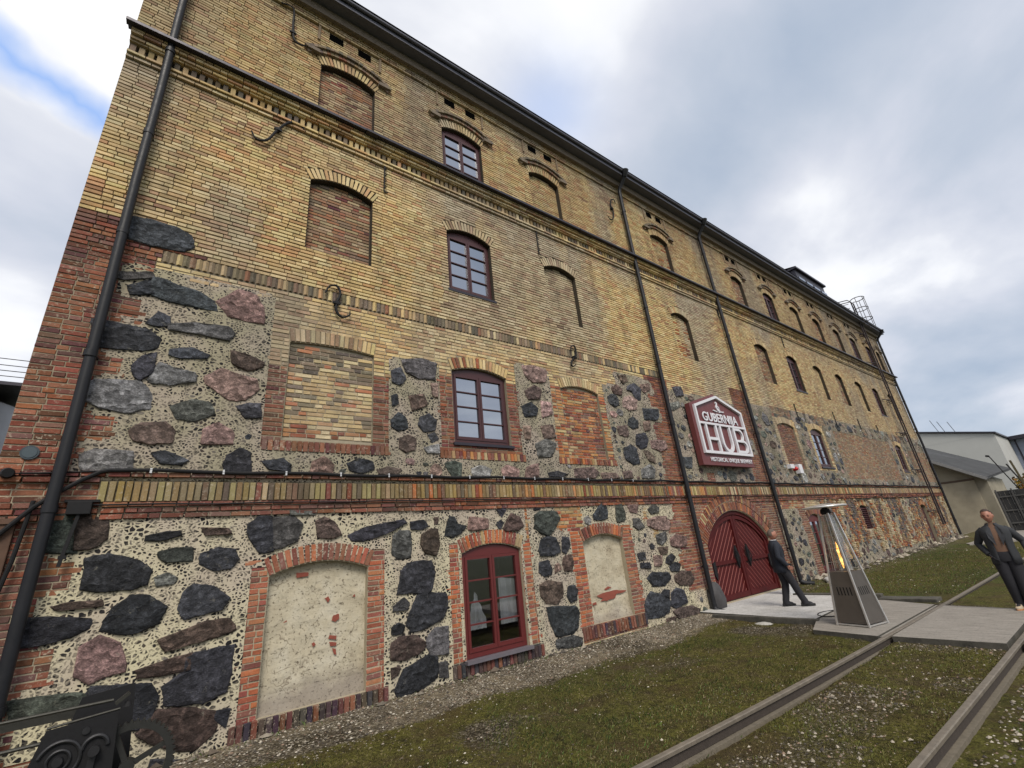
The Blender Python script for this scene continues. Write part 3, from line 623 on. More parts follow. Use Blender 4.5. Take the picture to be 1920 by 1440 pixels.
STONES = '''
k -1.20,7.19 -0.90,7.28 -0.55,7.25 -0.38,7.18 -0.33,6.99 -0.43,6.86 -0.78,6.82 -1.17,6.86
g -1.16,6.21 -0.76,6.35 -0.70,6.26 -1.03,6.12 -1.15,6.14
k -0.98,6.04 -0.72,6.23 -0.66,5.98 -0.92,5.91
k -0.70,6.24 -0.57,6.26 -0.41,6.22 -0.11,6.18 0.07,6.06 0.12,5.91 -0.14,5.91 -0.50,5.91 -0.68,5.98
r 0.14,6.08 0.39,6.36 0.65,6.33 0.78,6.12 0.80,5.85 0.59,5.84 0.31,5.87
k -0.69,5.49 -0.57,5.70 -0.43,5.65 -0.41,5.50 -0.58,5.46
k -1.23,5.40 -1.01,5.41 -0.65,5.38 -0.51,5.30 -0.51,5.12 -0.66,5.05 -0.97,5.03 -1.19,5.01
g -0.42,5.53 -0.11,5.63 0.31,5.67 0.40,5.56 0.34,5.42 -0.01,5.44 -0.39,5.44
k -0.34,5.13 -0.10,5.21 0.12,5.13 0.08,5.06 -0.20,5.01 -0.35,5.04
b 0.41,5.25 0.65,5.23 0.87,5.14 0.85,5.05 0.66,4.95 0.45,5.04
r 0.14,4.78 0.32,4.93 0.54,4.87 0.77,4.82 0.83,4.67 0.68,4.47 0.47,4.45 0.15,4.66
k -0.74,4.80 -0.65,4.96 -0.50,5.04 -0.49,4.73 -0.61,4.61 -0.69,4.65
g -0.51,4.73 -0.44,4.91 -0.28,4.85 -0.02,4.81 -0.00,4.67 -0.27,4.58 -0.47,4.57 -0.53,4.62
l -1.19,4.44 -1.03,4.54 -0.63,4.58 -0.48,4.41 -0.47,4.20 -0.70,4.12 -0.96,4.17 -1.18,4.29
n -0.22,4.26 0.01,4.39 0.23,4.36 0.30,4.20 0.09,4.07 -0.12,4.08
k 0.58,4.35 0.74,4.42 0.89,4.43 0.92,4.21 0.71,4.17
b -0.61,3.88 -0.50,3.99 -0.25,4.02 -0.13,3.90 -0.15,3.74 -0.36,3.70 -0.55,3.74
r 0.20,3.95 0.36,4.07 0.57,3.95 0.59,3.76 0.22,3.74
g -1.03,3.52 -0.90,3.60 -0.55,3.59 -0.51,3.36 -0.78,3.31 -0.99,3.34
k -0.33,3.58 -0.19,3.62 0.08,3.50 0.01,3.43 -0.21,3.44
k 0.54,3.59 0.68,3.70 0.83,3.64 0.86,3.33 0.57,3.32 0.50,3.45
k 1.00,3.52 1.28,3.57 1.40,3.48 1.39,3.37 1.10,3.40
r 1.72,3.53 1.89,3.63 2.05,3.50 2.02,3.31 1.70,3.31
n -1.22,2.78 -0.95,2.81 -0.86,2.36 -1.18,2.38 -1.20,2.59
b -0.93,2.80 -0.63,2.71 -0.60,2.50 -0.69,2.40 -0.87,2.39
k -0.22,2.51 -0.04,2.55 0.11,2.55 0.14,2.49 -0.07,2.43 -0.23,2.45
b 0.36,2.58 0.66,2.56 0.72,2.48 0.42,2.48
n -0.07,2.30 0.09,2.34 0.28,2.33 0.30,2.16 0.02,2.17 -0.06,2.24
k 0.40,2.24 0.58,2.31 0.77,2.27 0.84,2.14 0.74,2.03 0.56,2.02 0.39,2.12
k -0.75,2.27 -0.56,2.31 -0.26,2.21 -0.13,2.09 -0.15,1.93 -0.30,1.89 -0.58,1.90 -0.73,1.94 -0.73,2.09
l -0.07,2.00 0.06,2.04 0.17,1.97 0.13,1.90 -0.03,1.89
k 0.26,1.77 0.37,1.87 0.58,1.82 0.76,1.66 0.70,1.53 0.50,1.50 0.31,1.47 0.24,1.59
b -0.95,1.78 -0.82,1.81 -0.54,1.80 -0.53,1.73 -0.71,1.73 -0.88,1.73
k -0.42,1.68 -0.27,1.81 -0.09,1.78 0.10,1.64 0.03,1.46 -0.14,1.39 -0.31,1.41 -0.48,1.47
k -1.18,1.69 -0.98,1.68 -0.61,1.61 -0.60,1.51 -0.75,1.44 -0.97,1.41 -1.18,1.41 -1.18,1.56
b 0.10,1.28 0.32,1.34 0.56,1.41 0.81,1.40 0.88,1.25 0.68,1.20 0.42,1.17 0.19,1.14
r -0.63,1.31 -0.47,1.40 -0.29,1.30 -0.22,1.14 -0.20,1.00 -0.36,0.98 -0.49,0.94 -0.62,1.04
b -0.07,0.99 0.18,1.04 0.43,1.07 0.43,0.89 0.16,0.88 -0.06,0.90
k 0.39,1.03 0.60,1.06 0.88,1.07 0.88,0.80 0.85,0.58 0.62,0.51 0.25,0.57 0.22,0.77 0.39,0.88
k -0.11,0.84 0.08,0.80 0.17,0.66 0.13,0.46 0.11,0.38 -0.04,0.40
b 0.21,0.51 0.48,0.48 0.76,0.36 0.80,0.21 0.72,0.11 0.59,0.03 0.41,0.08 0.13,0.24 0.03,0.34
k 0.20,0.05 0.51,-0.04 0.68,-0.17 0.19,-0.03
k 0.78,0.38 0.93,0.37 0.90,0.18 0.77,0.29
k 0.91,2.60 1.04,2.71 1.20,2.69 1.26,2.23 1.09,2.21 0.92,2.44
g 1.23,2.68 1.51,2.69 1.63,2.57 1.57,2.34 1.35,2.26 1.26,2.26
l 1.45,2.78 1.80,2.77 1.79,2.70 1.47,2.71
k -0.46,0.89 -0.13,0.84 -0.06,0.40 -0.36,0.54 -0.55,0.76
n -1.11,0.91 -0.61,0.88 -0.44,0.80 -0.61,0.69 -1.03,0.71
b 1.83,2.60 1.95,2.67 2.10,2.59 2.22,2.39 2.06,2.34 1.87,2.38
k 2.27,3.52 2.47,3.62 2.69,3.57 2.72,3.45 2.51,3.36 2.33,3.41
b 2.79,3.43 2.98,3.50 3.21,3.46 3.14,3.36 2.85,3.36
n 4.11,3.59 4.31,3.65 4.47,3.60 4.45,3.35 4.26,3.35
l 4.71,3.50 4.92,3.58 5.18,3.51 5.12,3.37 4.74,3.36
r 5.45,3.52 5.59,3.60 5.87,3.53 5.84,3.34 5.47,3.33
r 6.11,3.58 6.45,3.67 6.41,3.39 6.04,3.34
k 6.71,3.47 6.99,3.52 7.30,3.45 7.07,3.38 6.75,3.39
b 7.56,3.58 8.17,3.64 8.33,3.51 8.17,3.38 7.58,3.37
r 8.46,3.51 8.98,3.52 9.08,3.39 8.48,3.36
k 2.35,2.38 2.59,2.48 2.89,2.53 3.24,2.58 3.30,2.52 3.05,2.40 2.80,2.32 2.57,2.27 2.42,2.29
k 3.39,2.54 3.64,2.56 3.72,2.45 3.60,2.40 3.40,2.41
b 3.85,2.60 3.94,2.60 3.92,2.48 3.85,2.48
k 4.08,2.38 4.16,2.59 4.26,2.59 4.32,2.47 4.49,2.42 4.39,2.30 4.20,2.23 4.07,2.28
g 3.08,2.31 3.17,2.39 3.37,2.38 3.40,2.20 3.38,1.96 3.17,1.95 3.06,2.03
b 3.60,2.31 3.78,2.40 3.90,2.38 3.94,2.14 3.86,1.96 3.66,2.01 3.58,2.16
k 3.22,1.74 3.33,1.86 3.49,1.88 3.76,1.86 3.82,1.65 3.74,1.40 3.55,1.39 3.17,1.43
k 3.50,1.35 3.68,1.37 4.01,1.30 4.04,1.14 3.93,0.94 3.63,0.85 3.38,0.84 3.32,0.95 3.38,1.15
g 3.08,1.25 3.26,1.35 3.35,1.26 3.32,1.16 3.08,1.17
k 3.05,0.94 3.17,1.00 3.26,0.94 3.23,0.83 3.06,0.84
b 3.05,0.72 3.23,0.79 3.47,0.76 3.64,0.62 3.53,0.51 3.28,0.46 3.05,0.50
g 3.69,0.74 3.82,0.82 4.04,0.80 4.02,0.42 3.71,0.45 3.64,0.62
k 3.16,0.17 3.25,0.32 3.65,0.44 3.81,0.38 3.81,0.11 3.51,0.00 3.19,-0.03 3.11,0.07
g 3.85,0.30 4.01,0.29 4.02,0.07 3.86,0.10
b 3.04,0.39 3.19,0.38 3.16,0.29 3.05,0.24
r 4.55,2.35 4.60,2.58 5.00,2.53 4.99,2.36 4.74,2.33
k 5.23,2.69 5.37,2.80 5.45,2.69 5.34,2.55
b 5.37,2.35 5.57,2.61 5.79,2.54 5.86,2.36 5.71,2.28 5.40,2.29
k 5.18,2.42 5.30,2.50 5.38,2.45 5.28,2.32
n 6.20,2.54 6.34,2.63 6.81,2.62 6.87,2.46 6.72,2.30 6.53,2.15 6.31,2.20 6.17,2.32
k 6.29,2.05 6.46,2.12 6.69,2.08 6.78,1.81 6.56,1.74 6.24,1.76 6.20,1.87
k 6.89,2.09 7.06,2.06 7.07,1.89 6.93,1.74 6.83,1.81
k 6.18,1.63 6.42,1.65 6.48,1.46 6.44,1.38 6.28,1.36 6.15,1.45
b 6.86,1.68 7.07,1.72 7.11,1.57 7.04,1.40 6.84,1.41 6.80,1.55
r 6.58,1.54 6.69,1.58 6.75,1.46 6.57,1.39
b 6.13,1.21 6.36,1.27 6.70,1.19 6.69,0.97 6.54,0.83 6.26,0.87 6.13,1.02
k 6.88,1.10 7.05,1.11 7.12,1.01 7.07,0.83 6.89,0.80 6.82,0.93
k 6.25,0.79 6.62,0.76 7.04,0.70 7.08,0.56 7.00,0.33 6.85,0.25 6.41,0.26 6.32,0.48
g 6.40,0.20 6.84,0.21 7.06,0.13 7.00,-0.01 6.40,0.06
k 6.20,2.80 6.40,2.80 6.35,2.68 6.18,2.66
k 7.94,2.51 8.24,2.77 8.40,2.77 8.44,2.57 8.41,2.44 8.19,2.39 7.96,2.42
n 8.77,2.70 8.96,2.76 9.06,2.56 9.00,2.36 8.72,2.34 8.72,2.51
r 9.22,2.72 9.63,2.72 9.52,2.51 9.26,2.55
g 9.98,2.59 10.21,2.71 10.44,2.64 10.40,2.52 10.08,2.47
r 9.89,2.33 10.26,2.40 10.66,2.39 10.81,2.20 10.65,2.06 10.20,2.08 9.89,2.18
g 9.32,2.38 9.57,2.37 9.70,2.16 9.45,2.11 9.30,2.21
r 10.67,1.82 10.97,1.92 11.37,1.84 11.29,1.63 10.94,1.58 10.66,1.67
g 10.11,1.94 10.48,2.01 10.52,1.83 10.27,1.70 10.10,1.76
b 10.08,1.65 10.46,1.65 10.40,1.49 10.15,1.48
k 9.24,1.57 9.52,1.58 9.51,1.42 9.28,1.41
k 9.31,1.35 9.62,1.33 9.63,1.20 9.28,1.24
r 9.85,1.47 10.18,1.45 10.08,1.23 9.82,1.23
k 10.37,1.40 10.59,1.47 10.71,1.37 10.45,1.21 10.27,1.27
k 10.41,1.17 10.67,1.26 10.85,1.19 10.74,1.03 10.44,1.06
k 9.47,0.99 9.69,1.10 10.29,1.04 10.31,0.90 10.05,0.77 9.63,0.80
b 10.55,0.94 10.84,1.02 11.24,0.98 11.32,0.77 11.17,0.67 10.71,0.70 10.51,0.83
k 9.29,0.57 9.50,0.68 9.93,0.57 10.15,0.39 10.03,0.19 9.63,0.12 9.21,0.18 9.22,0.43
k 9.85,0.61 10.02,0.69 10.19,0.65 10.13,0.47
k 10.26,0.56 10.50,0.66 10.77,0.58 10.81,0.30 10.33,0.23 10.17,0.30
b 10.21,0.17 10.47,0.21 10.98,0.20 11.30,0.07 11.13,-0.07 10.39,-0.01
b 9.89,0.06 10.27,0.06 10.13,-0.05 9.86,-0.01
k 3.04,5.35 3.22,5.45 3.33,5.24 3.22,5.08 3.06,5.13
g 3.26,5.61 3.68,5.73 4.00,5.67 3.95,5.30 3.63,5.29 3.37,5.36
k 3.04,4.84 3.15,4.89 3.18,4.71 3.06,4.63
b 3.40,4.88 3.70,4.96 3.77,4.74 3.47,4.60
r 3.87,5.21 4.03,5.23 4.01,4.92 3.90,4.95
k 3.04,4.38 3.18,4.52 3.32,4.44 3.36,4.24 3.18,4.17 3.04,4.24
k 3.62,4.47 3.81,4.56 3.96,4.43 3.91,4.24 3.68,4.19 3.58,4.32
b 3.20,4.02 3.36,4.10 3.52,4.04 3.49,3.83 3.32,3.77 3.20,3.85
k 3.77,4.13 3.91,4.19 4.00,4.07 3.86,3.99
l 3.68,3.88 3.98,3.96 4.01,3.79 3.75,3.78
r 6.33,6.03 6.67,6.09 7.06,6.01 6.96,5.71 6.56,5.65 6.36,5.80
b 6.30,5.39 6.60,5.57 6.80,5.46 6.72,5.24 6.38,5.18
k 6.17,4.98 6.43,5.12 6.62,4.98 6.54,4.80 6.22,4.75
r 6.76,5.18 7.04,5.17 7.05,4.89 6.75,4.78
b 6.67,4.55 7.01,4.62 7.07,4.32 6.73,4.26
r 6.14,4.51 6.34,4.52 6.30,4.23 6.15,4.22
g 6.44,4.11 6.78,4.26 7.04,4.15 6.88,3.85 6.50,3.83
b 9.42,5.89 9.64,6.03 9.87,5.93 9.78,5.73 9.49,5.74
k 9.20,5.60 9.38,5.73 9.57,5.65 9.61,5.44 9.42,5.34 9.23,5.42
r 9.81,5.54 9.92,5.69 10.17,5.75 10.42,5.65 10.34,5.39 10.05,5.31 9.80,5.39
k 10.14,6.05 10.45,6.18 10.70,6.04 10.63,5.70 10.43,5.67 10.29,5.90 10.11,5.93
r 10.79,6.20 11.19,6.29 11.17,6.08 10.88,5.95 10.74,6.05
k 10.67,5.43 11.36,5.48 11.32,5.25 11.15,5.12 10.65,5.10
k 9.91,5.03 10.11,5.13 10.30,4.99 10.25,4.83 10.00,4.76 9.86,4.85
b 10.54,5.01 10.84,5.07 10.80,4.80 10.54,4.75
b 9.38,4.78 9.76,4.84 9.79,4.61 9.71,4.51 9.40,4.56
k 10.13,4.61 10.48,4.67 10.59,4.52 10.47,4.28 10.18,4.21 10.03,4.33
r 10.71,4.47 11.08,4.52 11.36,4.49 11.38,4.30 11.05,4.18 10.71,4.27
k 9.47,4.17 9.79,4.29 9.99,4.20 10.01,3.91 10.02,3.81 9.75,3.76 9.47,3.91
b 10.28,4.14 10.48,4.18 10.70,4.01 10.69,3.84 10.46,3.88
g 10.05,3.64 10.43,3.78 10.63,3.66 10.51,3.41 10.01,3.41
b 9.26,3.55 9.59,3.59 9.61,3.40 9.29,3.39
g 12.03,5.75 12.55,5.87 12.57,5.70 12.18,5.54 11.98,5.60
k 12.43,6.35 12.91,6.44 12.94,6.14 12.52,6.05
k 12.12,4.05 12.54,4.07 12.46,3.74 12.14,3.75
b 9.79,6.33 10.12,6.41 10.19,6.22 9.96,6.11'''

# ------------------------------------------------------------------ fieldstones
SP = {'k': (.034,.036,.042), 'g': (.095,.094,.092), 'b': (.078,.056,.047), 'r': (.17,.115,.10), 'n': (.062,.070,.060), 'l': (.18,.18,.172)}
STV, STF, STC = [], [], []
stones2d = []
def stone(pts, c, bulge=.05, y0=0.0):
    pts = [Vector(p) for p in pts]; n = len(pts)
    cen = sum(pts, Vector((0,0)))/n; pts = [cen+(p-cen)*1.09 for p in pts]
    ol = []
    for i in range(n):
        p0, p1, p2, p3 = pts[i-1], pts[i], pts[(i+1)%n], pts[(i+2)%n]
        for t in (0, .125, .25, .375, .5, .625, .75, .875):
            q = .5*((2*p1)+(p2-p0)*t+(2*p0-5*p1+4*p2-p3)*t*t+(3*p1-p0-3*p2+p3)*t**3)
            lin = p1.lerp(p2, t); ol.append(lin.lerp(q, .15))
    k = len(ol); b = len(STV); seed = random.random()*100
    size = max((p-cen).length for p in pts); bu = min(bulge, size*.28)*.62; ff = random.uniform(0, 6.28); fx, fz = math.cos(ff)*.03, math.sin(ff)*.03
    rings = ((1.0, .0), (.975, .75), (.93, .98), (.66, 1.0), (.33, 1.0))
    for sc_, hgt in rings:
        for p in ol:
            d = p-cen; nn = pnoise(Vector((p.x*9, p.y*9, seed)))+1.2*pnoise(Vector((p.x*24, p.y*24, seed)))*(.1/max(.08, size))**.5; n2 = pnoise(Vector((p.x*4*sc_, p.y*4*sc_, seed+5)))
            q = cen+d*sc_*(1+.06*nn); STV.append((q.x, y0-.010-bu*hgt*(1+(.55*n2+.5*pnoise(Vector((p.x*11*sc_, p.y*11*sc_, seed+9))))*(hgt > .4))-((q-cen).x*fx+(q-cen).y*fz)*(hgt > .4), q.y))
    STV.append((cen.x, y0-.008-bu*1.05, cen.y))
    for r in range(len(rings)-1):
        for i in range(k):
            j = (i+1) % k; STF.append((b+r*k+i, b+r*k+j, b+(r+1)*k+j, b+(r+1)*k+i))
    l = b+(len(rings)-1)*k
    for i in range(k): STF.append((l+i, l+(i+1) % k, b+len(rings)*k))
    kk_ = random.uniform(.7, 1.45)*(1.45 if cen.y > 3.2 else 1.0); cc = [max(.010, v*kk_*random.uniform(.95, 1.05)) for v in SP[c]]
    STC.extend([cc]*(len(STV)-b)); stones2d.append((cen.x, cen.y, size))
def ccw(p):
    a_ = sum(p[i-1][0]*p[i][1]-p[i][0]*p[i-1][1] for i in range(len(p))); return p if a_ > 0 else p[::-1]
for ln in STONES.strip().split('\n'):
    t = ln.split(); p = ccw([tuple(map(float, q.split(','))) for q in t[1:]])
    if all(-.5 < q[1] for q in p): stone(p, t[0], .055)
ntr = len(stones2d)
# the rest of the fieldstones fill the rubble zones
cand = 0
SK = 'kkkgbbrnl'
for it in range(14000):
    x = random.uniform(-.95, 40.3) if it % 3 else random.uniform(9, 26); z = random.uniform(-.2, 6.4)
    s_ = random.choice((.30,.24,.18,.13,.09)) if x > 11 else random.choice((.12,.09,.065,.05))
    if it > 10000: s_ = random.choice((.08,.1,.06))
    th_ = np.linspace(0, 2*math.pi, 12, endpoint=False)
    hx, hz = s_*random.uniform(.85, 1.25), s_*random.uniform(.65, 1.0)
    px, pz = x+np.cos(th_)*hx*.9, z+np.sin(th_)*hz*.9
    if not (zone(px, pz) == 's').all(): continue
    if any(o['x0']-.05 < x+hx and x-hx < o['x1']+.05 and o['z0']-.05 < z+hz and z-hz < o['top']+.1 for o in OPEN): continue
    if any(a_-.02 < z+hz and z-hz < b_+.02 for a_, b_, q0, q1 in SOLD[:2]): continue
    gap = .012 if x > 9 else (.03 if z > 3.2 else .045)
    if any((x-a_)**2+(z-b_)**2 < ((r_*.92 if r_ < .3 else r_)+s_*1.02+gap)**2 for a_, b_, r_ in stones2d): continue
    k = random.choice((5, 6, 6, 7)); a0 = random.random()*6
    pts = [(x+math.cos(a0+2*math.pi*i/k)*hx*random.uniform(.8, 1.12), z+math.sin(a0+2*math.pi*i/k)*hz*random.uniform(.8, 1.12)) for i in range(k)]
    stone(ccw(pts), random.choice(SK if 'x' else SK), .04)
nR = len(RUBV); FL = [tuple(f) for f in RUBF.tolist()]+[tuple(v+nR for v in f) for f in STF]
me = bpy.data.meshes.new('rubble_masonry'); me.from_pydata(RUBV.tolist()+STV, [], FL)
me.polygons.foreach_set('material_index', [0]*len(RUBF)+[1]*len(STF))
at = me.color_attributes.new('Col', 'FLOAT_COLOR', 'POINT'); CC = np.ones((nR+len(STV), 4), np.float32); CC[:nR, :3] = RUBC; CC[nR:, :3] = STC; at.data.foreach_set('color', CC.ravel()); me.update()
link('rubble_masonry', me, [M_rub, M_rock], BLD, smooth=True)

# ------------------------------------------------------------------ niches, windows, gate
def filled(o, mat, y, name, parent, label=None):
    m = MB(); m.poly([(x, y, z) for x, z in outline(o)]); return m.build(name, mat, parent, label)
M_dkm2 = None
M_dkm = simple('dark_mortar', (.10,.08,.06), .95, 0, .3, 20, .3)
M_ltm = simple('light_mortar', (.30,.26,.19), .95, 0, .3, 20, .3)
M_flake = simple('bare_red_brick', (.23,.062,.04), .95, 0, .35, 30, .5)
def pal_zone(code):
    def f(x, z):
        n_ = len(x); r_ = rng.random(n_)
        if code == 'c1': return np.where(z < 4.2, np.where(r_ < .55, 'o', 'y'), np.where((z > 5.1) & (r_ < .6), 'k', 'c'))
        if code == 'br': return np.where(r_ < .82, 'q', np.where(r_ < .88, 'r', 'm'))
        if code == 'yr': return np.where(r_ < .3, 'o', 'y')
        if code == 'ro': return np.where(r_ < .6, 'o', 'r')
        return np.full(n_, code[0])
    return f
def window(o, rows=4, y=None, name='window', lab=None, curtain=False):
    d = o['dep'] if y is None else y
    ol = outline(o); x0, x1, z0, c = o['x0']+.012, o['x1']-.012, o['z0']+.012, o['c']
    R = o['R']-.012
    def topz(x): return o['zc']+math.sqrt(max(0, R*R-(x-o['c'])**2))
    def strip(m, xa, xb, zlo, ya, yb, n=8):      # solid piece from zlo(x) up to the arch
        P = [(xa, zlo), (xb, zlo)]+[(xb+(xa-xb)*i/n, topz(xb+(xa-xb)*i/n)) for i in range(n+1)]
        m.prism(P, ya, yb)
    f = MB(); fw = .065; ya, yb = d-.075, d-.005
    ztop = o['zs']-.055
    f.box(x0, x0+fw, ya, yb, z0, ztop); f.box(x1-fw, x1, ya, yb, z0, ztop); f.box(x0+fw, x1-fw, ya, yb, z0, z0+.08)
    strip(f, x0, x1, ztop, ya, yb)
    W_ = M_woodr if o['n'][0] == 'G' else M_wood; fo = f.build(name, W_, BLD, lab)
    for sg, xa, xb in ((-1, x0+fw+.003, c-.004), (1, c+.004, x1-fw-.003)):
        s_ = MB(); sw = .048; yc, yd = ya-.012, yb-.01; za, zb = z0+.084, ztop-.003
        s_.box(xa, xa+sw, yc, yd, za, zb); s_.box(xb-sw, xb, yc, yd, za, zb)
        s_.box(xa+sw, xb-sw, yc, yd, za, za+.065); s_.box(xa+sw, xb-sw, yc, yd, zb-.05, zb)
        hgt = (zb-.05-za-.065)
        for r_ in range(1, rows):
            zz_ = za+.065+hgt*r_/rows; s_.box(xa+sw, xb-sw, yc+.012, yd-.005, zz_-.012, zz_+.012)
        s_.build('casement', W_, fo)
        g_ = MB(); g_.box(xa+sw, xb-sw, d-.045, d-.038, za+.065, zb-.05); g_.build('pane', M_clear if curtain else M_glass, fo)
    if not curtain:
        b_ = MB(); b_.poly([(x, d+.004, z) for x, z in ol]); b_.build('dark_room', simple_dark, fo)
    return fo
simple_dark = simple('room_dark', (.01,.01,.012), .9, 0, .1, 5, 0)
lab_row = {'A': 'attic', 'B': 'third-storey', 'C': 'second-storey', 'G': 'ground-floor'}
for o in OPEN:
    k = o['kind']; row = lab_row.get(o['n'][0], '')
    if k == 'b':
        p = filled(o, M_ltm if o['n'][0] == 'C' else M_dkm, o['dep']+.002, 'blind_window', BLD)
        nb_ = Bricks()
        for i in range(int(o['z0']/H), int(o['top']/H)+1):
            z = i*H+H/2+.01
            if z < o['z0']+.03 or z > o['top']-.03: continue
            hw = o['h'] if z < o['zs'] else math.sqrt(max(0, o['R']**2-(z+.03-o['zc'])**2)) if (z+.03-o['zc']) < o['R'] else 0
            hw = min(hw, o['h'])-.012
            if hw < .1: continue
            lay(nb_, [(o['c']-hw, o['c']+hw, 0, 0)], z, pal_zone(o['back']), y0=o['dep']+.002, prot=.012)
        nb_.build('infill_brick', p)
    elif k == 'p':
        # lumpy render filling the niche
        m = MB(); ol = outline(o, 14); y = o['dep']-.03
        nxp, nzp = 30, 40
        def ins(x, z): return z <= o['zs'] or (x-o['c'])**2+(z-o['zc'])**2 <= o['R']**2
        P = {}
        for j in range(nzp+1):
            for i in range(nxp+1):
                x = o['x0']+(o['x1']-o['x0'])*i/nxp; zt = o['zc']+math.sqrt(o['R']**2-(x-o['c'])**2); z = o['z0']+(zt-o['z0'])*j/nzp
                yy = y-.012*fractal(Vector((x*5, z*5, 3)), 1, 2, 4)-(.05*max(0, 1-(z-o['z0'])/.22))
                P[i, j] = (x, yy, z)
        for j in range(nzp):
            for i in range(nxp): m.quad(P[i,j], P[i+1,j], P[i+1,j+1], P[i,j+1])
        FL_ = dict(G0=[[(2.04,1.49),(2.09,1.51),(2.12,1.47),(2.09,1.43)],[(2.16,1.17),(2.18,1.24),(2.26,1.25),(2.26,1.17),(2.2,1.15)],[(2.12,.94),(2.14,.98),(2.24,.96),(2.23,.91)],[(2.14,.89),(2.24,.87),(2.23,.83),(2.15,.84)],[(2.18,.8),(2.23,.79),(2.24,.72),(2.21,.72)],[(1.89,.91),(1.92,.93),(1.95,.89),(1.91,.87)],[(1.62,1.89),(1.78,1.88),(1.78,1.83),(1.63,1.82)],[(2.46,1.47),(2.49,1.5),(2.5,1.45)],[(1.48,1.24),(1.53,1.27),(1.54,1.25)]],
            G2=[[(7.85,.81),(8.11,.85),(8.46,.87),(8.71,.81),(8.69,.78),(8.41,.79),(8.35,.72),(8.07,.68),(7.91,.7)],[(8.04,.92),(8.17,.96),(8.27,.93),(8.08,.89)],[(7.62,.69),(7.73,.7),(7.75,.65),(7.62,.65)]])[o['n']]
        m.mi = 1
        for fp_ in FL_:
            cc_ = (sum(q[0] for q in fp_)/len(fp_), sum(q[1] for q in fp_)/len(fp_)); ol_ = []
            for i_ in range(len(fp_)):
                a_, b_ = fp_[i_-1], fp_[i_]
                for t_ in (0, .33, .66): x_, z_ = a_[0]+(b_[0]-a_[0])*t_, a_[1]+(b_[1]-a_[1])*t_; kk_ = 1.05+.35*pnoise(Vector((x_*40, z_*40, 1))); ol_.append((cc_[0]+(x_-cc_[0])*kk_, cc_[1]+(z_-cc_[1])*kk_))
            for i_ in range(len(ol_)): a_, b_ = ol_[i_-1], ol_[i_]; m.quad((a_[0], y-.022, a_[1]), (b_[0], y-.022, b_[1]), (cc_[0], y-.024, cc_[1]))
        m.mi = 0
        m.build('plastered_niche', [M_plas, M_flake], BLD, 'arched niche walled up and plastered pale, flaking to red brick' , smooth=True)
    elif k == 'w':
        window(o, 4 if o['n'][0] != 'A' else 4, curtain=(o['n'] == 'G1'))
    elif k == 'l':
        p = filled(o, simple_dark, o['dep'], 'louvred_vent', BLD)
        m = MB(); z = o['z0']+.04
        while z < o['top']-.06:
            m.obox((o['c'], o['dep']-.05, z), Vector((1,0,0)), Vector((0,.8,.6)), Vector((0,-.6,.8)), o['h']-.05, .05, .008); z += .085
        m.box(o['x0']+.005, o['x0']+.05, 0.0, .07, o['z0']+.01, o['zs']); m.box(o['x1']-.05, o['x1']-.005, 0.0, .07, o['z0']+.01, o['zs'])
        m.build('slats', M_wood, p)
    elif k == 'd':
        p = filled(o, M_wood, o['dep']-.01, 'door', BLD)
        m = MB()
        for i in range(7):
            xa = o['x0']+.04+i*(2*o['h']-.08)/7; m.box(xa, xa+(2*o['h']-.08)/7-.01, o['dep']-.04, o['dep']-.012, o['z0']+.02, o['zs']-.02)
        m.build('boards', M_wood, p)
# sills
for nme, proj in (('G1', .10), ('C1', .05), ('B1', .03), ('B5', .04), ('C5', .06), ('B9', .03), ('C9', .03), ('G4', .06), ('A1', .02)):
    o = next(q for q in OPEN if q['n'] == nme); m = MB()
    zt = o['z0']+.008
    m.prism([(o['x0']-.04, zt-.055), (o['x1']+.04, zt-.055), (o['x1']+.04, zt), (o['x0']-.04, zt)], -proj, 0.0 if 0 else -.001)
    m.box(o['x0']+.013, o['x1']-.013, 0.0, o['dep']-.08, zt-.05, zt)
    m.build('sill', simple('sill_slate', (.12,.11,.125), .5, 0, .2, 8, .1) if nme == 'G1' else M_zinc if nme[0] != 'G' else M_wood, BLD)
# what shows behind the near ground-floor window
o = next(q for q in OPEN if q['n'] == 'G1')
rm = MB(); x0, x1, z0, z1 = o['x0']-.3, o['x1']+.8, -.1, 2.3
rm.quad((x0,2,z0),(x1,2,z0),(x1,2,z1),(x0,2,z1)); rm.quad((x0,.16,z0),(x0,2,z0),(x0,2,z1),(x0,.16,z1)); rm.quad((x1,.16,z0),(x1,2,z0),(x1,2,z1),(x1,.16,z1)); rm.quad((x0,.16,z1),(x1,.16,z1),(x1,2,z1),(x0,2,z1)); rm.quad((x0,.16,z0),(x1,.16,z0),(x1,2,z0),(x0,2,z0))
rm.build('room', simple('room_wall', (.10,.10,.11), .9, 0, .2, 3, 0), BLD)
cu = MB()
for k, (xa, xb, zt, zb) in enumerate(((4.62, 5.0, 1.25, .62), (5.35, 5.72, 1.45, .62))):
    n = 16
    for i in range(n):
        a0, a1 = i/n, (i+1)/n; f = lambda t: .3+.03*math.sin(t*30)
        tz = lambda t: zt-(.45*abs(t-.5)*2 if k == 0 else .06*t)
        cu.quad((xa+(xb-xa)*a0, f(a0), zb), (xa+(xb-xa)*a1, f(a1), zb), (xa+(xb-xa)*a1, f(a1), tz(a1)), (xa+(xb-xa)*a0, f(a0), tz(a0)))
cu.build('curtain', simple('curtain', (.55,.55,.6), .9, 0, .1, 6, 0), BLD)
